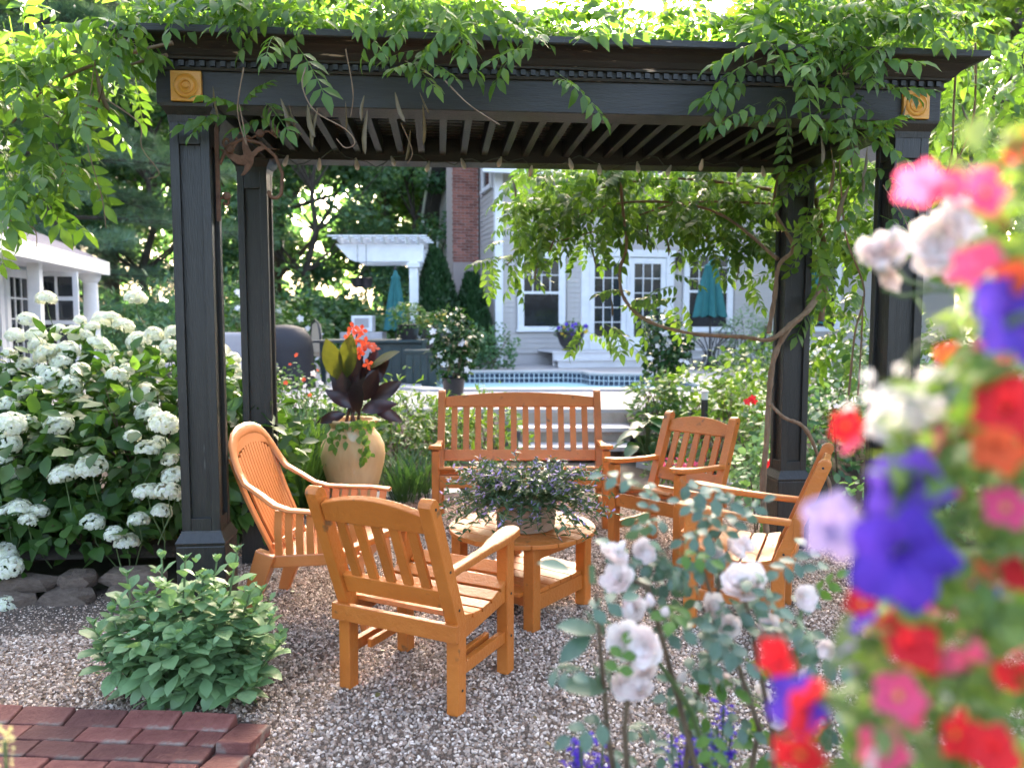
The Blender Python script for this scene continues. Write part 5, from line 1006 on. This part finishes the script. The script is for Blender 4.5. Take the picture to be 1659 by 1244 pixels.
for pts in [((495,110,3.4),(490,140,3.35),(510,180,3.35),(560,210,3.35),(575,232,3.35),(560,240,3.35),(545,225,3.35)),((720,130,3.4),(760,170,3.35),(810,203,3.3)),((160,60,3.5),(150,130,3.5),(140,220,3.5),(165,320,3.5),(172,370,3.5)),((170,160,3.5),(225,200,3.5),(230,240,3.5),(258,280,3.5),(240,290,3.5)),((85,240,3.4),(108,268,3.4),(90,290,3.4),(72,280,3.4)),((395,110,3.5),(385,180,3.5),(400,235,3.5),(388,170,3.5)),((560,80,3.5),(572,150,3.5),(568,190,3.5)),((650,200,3.9),(668,245,3.9),(660,265,3.9)),((1430,300,3.9),(1460,345,3.9),(1478,385,3.9)),((0,330,3.3),(20,360,3.3),(55,370,3.3),(60,400,3.3))]: stem(Z(*pts), .003, .002)
podm = M_('seed_pod', (.06,.04,.012), .55, (.12,.085,.03), 14, .2, 60)
pod = MB().sweep([(0,0,0),(.002,0,-.03),(.006,0,-.07),(.006,0,-.11),(0,0,-.15),(-.006,0,-.17)], [(.010*math.cos(a),.004*math.sin(a)) for a in np.linspace(0,6.283,9)[:-1]], (0,1,0), scale=[.15,.6,.95,1.15,.9,.1]).mesh('seed_pod', podm, 60)
for u, v, Y in [(155,110,3.5),(152,150,3.5),(170,130,3.5),(345,140,3.6),(468,170,3.5),(455,160,3.5),(498,170,3.5),(505,185,3.5),(515,175,3.5),(590,155,3.5),(595,180,3.5),(560,165,3.5),(640,150,3.5),(685,170,3.5),(665,210,4.0),(680,150,3.5),(1345,235,3.9),(1370,230,3.9),(1388,220,3.95),(1395,280,3.95),(1376,300,3.9),(1352,260,3.9),(1330,220,3.8),(1468,170,3.85),(1405,240,3.95),(1558,170,4.4),(830,290,5.9),(900,380,5.9),(960,400,5.9),(1050,360,5.9),(1080,385,5.9),(1200,420,5.7),(990,480,5.7),(870,430,6.1)]:
    inst(pod, at(u,v,Y)-WO, wis, (rnd.uniform(-.4,.4),rnd.uniform(-.4,.4),rnd.random()*6), rnd.uniform(.55,1.1), 'seed_pod')
# ------------------------------------------------------------ roses in front
Lrose = LEAF('rose_leaf', (.075,.14,.085), (.105,.185,.115), (.14,.23,.145), .22, .3, .6, trc=(1.3,1.4,.7)); Lrose2 = LEAF('young_rose_leaf', (.09,.20,.03), (.12,.25,.04), None, .4, .35)
def rose_mesh(k, open_):
    g = random.Random(k); ts = []
    for ring, (n, r, tilt, L) in enumerate([(3,.0,1.45,.40),(4,.06,1.3,.5),(5,.12,1.05,.58),(5,.17,.75,.64),(6,.2,.42*open_,.68)]):
        for i in range(n):
            a = i*6.283/n+ring*.7+g.uniform(-.15,.15); t_ = tilt*open_**-.2+g.uniform(-.1,.1)
            ts.append(xf_t(leaf_t(L*g.uniform(.9,1.1), 1.05*L, .35+.12*ring*-.5, .35-.22*ring*.6, 3, .62, wavy=.05), Matrix.Rotation(a,4,'Z')@Matrix.Translation((0,r,0))@Matrix.Rotation(t_,4,'X')))
    return tmesh('rose_bloom', merge_t(ts), Pblush)
ROSE = [rose_mesh(1,1.), rose_mesh(2,.8), rose_mesh(3,1.25)]
budm = MB().lathe([(.1,0),(.34,.3),(.36,.55),(.2,.9),(.03,1.1)], 8).mesh('rose_bud', Pblush, 60); sepm = tmesh('sepal', merge_t([xf_t(leaf_t(.8,.35,.3,-.3,2,.4), Matrix.Rotation(q*1.257,4,'Z')@Matrix.Translation((0,.12,0))@Matrix.Rotation(1.25,4,'X')) for q in range(5)]), Lgreen)
RT = [merge_t([xf_t(leaf_t(.42,.28,.2,.2,3,.5), Matrix.Translation((0,y,0))@Matrix.Rotation(a,4,'Z')@Matrix.Rotation(-.2,4,'X')) for y, a in [(.25,1.15),(.25,-1.15),(.58,1.0),(.58,-1.0),(.9,0)][:k]]+[(np.array([(-.008,0,0),(.008,0,0),(.008,.95,0),(-.008,.95,0)]),[(0,1,2,3)])]) for k in (5,5)]
RM = [tmesh('leaf', t_, Lrose) for t_ in RT]+[tmesh('leaf', RT[0], Lrose2)]
rb = thing('rose_bush', 'blush-white rose bush with blue-grey leaves at the edge of the gravel', 'rose bush', (.34,1.45,0)); RO = Vector((.34,1.45,0))
blooms = [(990,905,1.42,.075),(1003,938,1.4,.075),(1040,893,1.45,.06),(1012,1038,1.32,.085),(1030,985,1.36,.06),(1045,1048,1.3,.085),(1045,1092,1.3,.07),(1038,1118,1.28,.06),(1005,1108,1.3,.06),(1158,905,1.5,.055),(1186,892,1.5,.06),(1205,952,1.4,.11),(1152,985,1.45,.07),(1182,1012,1.42,.05),(1172,1102,1.5,.045),(1205,885,1.52,.05),(1230,1125,1.45,.05),(1300,968,1.4,.06),(1312,1100,1.35,.05),(1245,1010,1.4,.045),(1340,1050,1.3,.04),(1260,1170,1.4,.04)]
for i, (u, v, Y, s_) in enumerate(blooms):
    p = at(u,v,Y)-RO; inst(ROSE[i%3], p, rb, (R(58)+rnd.uniform(-.5,.4),rnd.uniform(-.5,.5),rnd.uniform(-.8,.8)), s_*.55, 'rose_bloom')
for u, v, Y in [(1055,985,1.35),(1075,1000,1.35),(1020,1000,1.35),(1000,895,1.42),(1100,1105,1.4)]:
    b = inst(budm, at(u,v,Y)-RO, rb, (rnd.uniform(-.5,.5),rnd.uniform(-.6,.6),0), .024, 'rose_bud'); inst(sepm, (0,0,-.05), b, name='sepal')
canes = [[(1005,1330,1.4),(985,1190,1.35),(975,1080,1.33),(965,960,1.34)],[(1020,1330,1.38),(1012,1180,1.34),(1020,1080,1.33),(1040,1050,1.31),(1030,985,1.36)],[(1180,1330,1.45),(1120,1150,1.4),(1080,1090,1.36),(1050,1050,1.32)],[(1200,1330,1.45),(1230,1180,1.42),(1190,1060,1.42),(1160,990,1.46),(1120,860,1.5)],[(1260,1330,1.4),(1250,1180,1.4),(1225,1060,1.4),(1205,960,1.41)],[(1100,1330,1.5),(1120,1160,1.48),(1150,1060,1.47),(1170,900,1.5)],[(1330,1300,1.3),(1300,1150,1.35),(1290,1050,1.38),(1300,970,1.4)],[(1150,1330,1.45),(1085,1080,1.4),(1050,950,1.42),(1000,930,1.41)],[(960,945,1.34),(958,915,1.35)]]
for c in canes:
    q = Z(*c); m = MB(); m.tube([p-RO for p in q], [.006-.0008*i for i in range(len(q))], 7); m.build('cane', stemm if rnd.random() < .5 else woodm, rb, 60)
lv = [(1100,800,1.55,130,90,14),(1120,860,1.5,190,80,22),(1090,920,1.45,160,80,22),(1190,850,1.5,90,60,10),(1150,960,1.45,170,90,22),(1200,1040,1.42,180,100,24),(1100,1060,1.4,160,90,14),(1260,1000,1.4,120,90,12),(1180,1130,1.42,220,90,26),(1250,1190,1.38,220,80,26),(1100,1190,1.4,120,80,10),(1010,1180,1.36,90,90,7),(960,1010,1.34,70,40,4),(930,1100,1.33,90,50,4),(1320,1080,1.35,90,120,12),(1330,930,1.4,60,50,6),(1000,1080,1.33,60,50,4)]
for u, v, Y, wu, wv, n in lv:
    for k in range(max(2,int(n*.42))):
        p = at(u+rnd.uniform(-.5,.5)*wu, v+rnd.uniform(-.5,.5)*wv, Y+rnd.uniform(-.08,.1)); d = Vector((rnd.uniform(-1,1),rnd.uniform(-.6,.4),rnd.uniform(-.5,.5)))
        inst(RM[2] if rnd.random() < .10 else RM[rnd.randrange(2)], p-RO, rb, rotm(d,(rnd.uniform(-.4,.4),-.6,1)), rnd.uniform(.06,.088), 'leaf')
for u, v, Y, d, s_ in [(870,912,1.33,(1,.0,-.1),.10),(900,1015,1.33,(1,.1,-.05),.13),(905,1112,1.32,(.9,.1,.0),.15),(958,1030,1.33,(-.6,-.3,-.3),.12)]:
    inst(tmesh('leaf', leaf_t(.6,.3,.2,.15,4,.5), Lrose), at(u,v,Y)-RO, rb, rotm(d,(0,-.5,1)), s_, 'leaf')
# a higher spray of roses between the pergola and the petunias
r2 = thing('rose_spray', 'arching spray of white roses and buds in front of the right column', 'rose', (.5,.95,1.2)); R2 = Vector((.5,.95,1.2))
for u, v, Y, s_ in [(1412,428,1.0,.075),(1440,405,1.0,.06),(1430,455,1.0,.05),(1545,360,.95,.075),(1522,392,.95,.085),(1520,425,.95,.07)]:
    inst(ROSE[rnd.randrange(3)], at(u,v,Y)-R2, r2, (R(60)+rnd.uniform(-.4,.4),rnd.uniform(-.5,.5),rnd.uniform(-.6,.6)), s_*.55, 'rose_bloom')
for u, v in [(1445,392),(1432,445),(1420,440),(1556,390),(1450,430)]:
    b = inst(budm, at(u,v,.98)-R2, r2, (rnd.uniform(-.6,.6),rnd.uniform(-.8,.8),0), .018, 'rose_bud'); inst(sepm, (0,0,-.05), b, name='sepal')
for c in [[(1430,470,.99),(1465,480,.97),(1510,470,.93),(1580,470,.9),(1640,480,.88)],[(1440,420,.99),(1468,455,.97),(1505,465,.94)],[(1530,430,.95),(1545,460,.93)],[(1640,480,.88),(1700,620,.9),(1720,800,.95),(1710,1300,1.0)]]: m = MB(); m.tube([p-R2 for p in Z(*c)], .0028, 6); m.build('cane', stemm, r2, 60)
for u, v, d in [(1500,455,(1,-.1,.0)),(1540,478,(1,.1,-.1)),(1560,460,(.8,-.3,.1)),(1480,480,(.5,.2,-.5))]: inst(tmesh('leaf', leaf_t(1,.55,.15,.15,4,.5), Lrose2), at(u,v,.93)-R2, r2, rotm(d,(0,-.7,1)), .045, 'leaf')
# blue flower spikes low in front
for i, (u, v, lab) in enumerate([(1160,1165,'blue-violet spiky flower among the rose canes by the gravel'),(955,1225,'small blue-violet flower clump at the base of the left rose cane'),(1120,1200,'blue-violet flower spray under the rose leaves')]):
    b = on(u,1400 if i != 1 else 1420); p0 = at(u,v,1.62 if i != 1 else 1.5); t = thing('blue_salvia', lab, 'flower', (p0.x,p0.y,0)); m = MB(); P = []; Dd = []
    for k in range(7):
        e = Vector((rnd.uniform(-.04,.04),rnd.uniform(-.03,.03),p0.z+rnd.uniform(-.04,.05))); m.tube([(0,0,0),e*.5,e], .003, 5)
        for q in range(26): P.append(tuple(e-Vector((0,0,rnd.random()*.07))+Vector((rnd.uniform(-.014,.014),rnd.uniform(-.014,.014),0)))); Dd.append((rnd.uniform(-1,1),rnd.uniform(-1,1),rnd.uniform(-.2,.6)))
    m.build('stem', stemm, t); scatter('blossom', [leaf_t(1,.55,.2,.2,1,.6)], P, Dd, [0,0,1], nr.uniform(.012,.022,len(P)), Ppurple, t, .4, 'stuff')
b_ = Vector((.62,1.62,0)); t, P, U = bush('leafy_shrub', 'low dark-leaved shrub under the rose bush beside the gravel', 'shrub', [(0,0,.42,.22,.16,.35),(.3,-.05,.45,.25,.16,.35)], 700, .05, Lgreen, OV, loc=b_, stems=10) # ground_cover
# ------------------------------------------------------------ hanging basket of petunias close by
pb = thing('petunia_basket', 'hanging basket cascade of red, pink and violet petunias close to the camera', 'flower basket', (.52,.58,1.9)); PO = Vector((.52,.58,1.9))
MB().lathe([(.02,-.16),(.09,-.14),(.13,-.05),(.14,0),(.13,.01),(.01,0)], 20).build('basket', woodm, pb, 50)
for k in range(3): a = k*2.094; MB().tube([(.135*math.cos(a),.135*math.sin(a),0),(0,0,.5)], .002, 5).build('hanging_wire', iron, pb)
def petunia(mat, k):
    n = 25; V = []; F = []; rings = [(.03,-.55),(.10,-.42),(.18,-.2),(.36,-.06),(.75,.02),(1.0,-.04)]
    for i, (r, z) in enumerate(rings):
        for j in range(n): a = j*6.283/n; lob = 1+(.14*math.cos(5*a)+.05*math.sin(9*a+k))*(i/5)**2; V.append((r*lob*math.cos(a),r*lob*math.sin(a),z+.10*(i/5)**2*math.sin(7*a+k)+.06*(i/5)**2*math.sin(13*a+2*k)))
    for i in range(5):
        for j in range(n): F.append((i*n+j,i*n+(j+1)%n,(i+1)*n+(j+1)%n,(i+1)*n+j))
    return tmesh('petunia_flower', (np.array(V),F), mat)
thr = tmesh('throat', (np.array([(.17*math.cos(a),.17*math.sin(a),-.12) for a in np.linspace(0,6.283,11)[:-1]]),[tuple(range(10))]), Pyel)
PM = {'r': petunia(Pred,0), 'p': petunia(Ppink,1), 'v': petunia(Ppurple,2), 'l': petunia(Plil,3), 'w': petunia(Ppw,4), 'o': petunia(Porange,5)}
fl = [('p',1490,300,.55,.022),('p',1537,300,.55,.020),('p',1600,310,.5,.022),('r',1655,240,.55,.018),('p',1578,425,.52,.024),('r',1612,355,.55,.014),('r',1372,690,.6,.018),('r',1630,655,.5,.028),('o',1615,730,.48,.022),('r',1475,1035,.5,.030),('p',1558,1070,.5,.024),('r',1648,1095,.5,.024),('r',1255,1065,.55,.022),('r',1312,1150,.52,.028),('p',1455,1125,.5,.022),('r',1295,1225,.5,.024),('p',1430,1215,.5,.022),('r',1552,1190,.5,.022),('r',1605,1215,.48,.024),('o',1590,925,.55,.016),('r',1650,930,.52,.018),('v',1645,510,.5,.032),('l',1352,850,.55,.026),('v',1460,905,.5,.036),('v',1470,795,.53,.030),('v',1290,1140,.53,.022),('v',1395,1010,.55,.016),('l',1395,1060,.6,.02),('w',1452,665,.6,.024),('w',1490,650,.6,.024),('w',1425,680,.62,.018),('w',1520,690,.6,.02),('w',1480,700,.6,.018),('o',1640,450,.5,.016),('p',1380,720,.6,.014),('r',1395,975,.58,.016),('p',1480,1150,.52,.02),('p',1600,560,.52,.014),('v',1560,640,.58,.014),('w',1420,1225,.5,.016),('p',1630,820,.5,.02)]
for k in range(70): fl.append(('w',rnd.gauss(1470,45),rnd.gauss(672,26),rnd.uniform(.6,.68),rnd.uniform(.007,.011)))
for k in range(30): fl.append((rnd.choice('rppwrpvo'),rnd.uniform(1500,1690),rnd.uniform(560,1240),rnd.uniform(.55,.68),rnd.uniform(.012,.02)))
for k in range(14): fl.append((rnd.choice('pwrp'),rnd.uniform(1390,1520),rnd.uniform(960,1240),rnd.uniform(.58,.7),rnd.uniform(.012,.018)))
for c, u, v, Y, s_ in fl:
    d = Vector((rnd.uniform(-1.7,.8),-1,rnd.uniform(-.9,1.3))).normalized(); d = Vector((rnd.uniform(-.4,.2),-1,rnd.uniform(-.1,.4))).normalized() if (c in 'vl' and s_ > .024) else d; q = d.to_track_quat('Z','Y').to_matrix()
    o = inst(PM[c], at(u,v,Y)-PO, pb, q, s_*(.9 if c in 'vl' else .72), 'petunia_flower'); inst(thr, (0,0,0), o, name='throat') if c in 'rpo' and rnd.random() < .45 else None
Lpet = LEAF('petunia_leaf', (.09,.19,.04), (.15,.27,.07), (.26,.38,.14), .45, .5, k=.8)
P = []; Dd = []
for u0, u1, v0, v1, Y0, Y1, n in [(1580,1690,240,480,.52,.66,110),(1530,1690,460,640,.50,.70,170),(1450,1690,620,770,.50,.70,170),(1420,1680,740,1000,.5,.70,330),(1360,1680,980,1260,.5,.70,380),(1540,1680,200,300,.5,.6,14)]:
    for k in range(n): P.append(tuple(at(rnd.uniform(u0,u1)+(u1-u0)*.12*rnd.random(),rnd.uniform(v0,v1),rnd.uniform(Y0,Y1))-PO)); Dd.append((rnd.uniform(-1,.6),rnd.uniform(-1,.5),rnd.uniform(-.6,.7)))
scatter('foliage', OV, P, Dd, [0,-.4,1], nr.uniform(.014,.030,len(P)), Lpet, pb, .5, 'stuff')
for c in [[(1700,200,.6),(1600,420,.58),(1540,600,.6),(1500,800,.6),(1480,1000,.58)],[(1720,200,.6),(1640,500,.55),(1620,800,.56),(1560,1100,.56),(1500,1230,.55)],[(1560,700,.6),(1450,850,.6),(1370,1000,.6),(1320,1150,.56)],[(1640,500,.55),(1560,520,.56),(1490,560,.58),(1420,660,.62)]]: m = MB(); m.tube([p-PO for p in Z(*c)], .002, 5); m.build('stem', stemm, pb, 60)
yf = thing('goldenrod_spike', 'blurred pale yellow flower spike over the brick path', 'flower', (at(8,1200,1.3).x,1.3,0)); b_ = Vector(yf.location); P = [tuple(at(rnd.uniform(-5,24),rnd.uniform(1176,1240),1.3)-b_) for k in range(40)]
MB().tube([(0,0,0)]+[tuple(at(8,1200,1.3)-b_)], .003, 5).build('stem', stemm, yf); scatter('blossom', OV, P, nr.normal(0,1,(40,3)), [0,0,1], nr.uniform(.006,.011,40), petal('pale_yellow_petal', (.62,.55,.22), (.7,.62,.3)), yf, .5, 'stuff')
# fallen leaves, petals and twigs on the gravel
n = 90; P = np.stack([nr.uniform(-1.9,1.6,n),nr.uniform(2.7,6.2,n),np.full(n,.012)],1)
tag(scatter('fallen_leaves', OV, P, np.stack([nr.normal(0,1,n),nr.normal(0,1,n),nr.normal(0,.1,n)],1), [0,0,1], nr.uniform(.012,.038,n), LEAF('dry_leaf', (.16,.09,.04), (.22,.16,.06), (.12,.16,.05), .2), None, .3), 'scattered fallen leaves lying on the gravel', 'leaves', kind='stuff')
sh = thing('shepherd_hook', 'black iron shepherd hook carrying the petunia basket', 'hook', (.95,.58,0))
MB().tube([(0,0,0),(0,0,2.3),(-.05,0,2.47),(-.2,0,2.55),(-.36,0,2.52),(-.43,0,2.44),(-.43,0,2.40)], .012, 8).build('pole', iron, sh, 60)
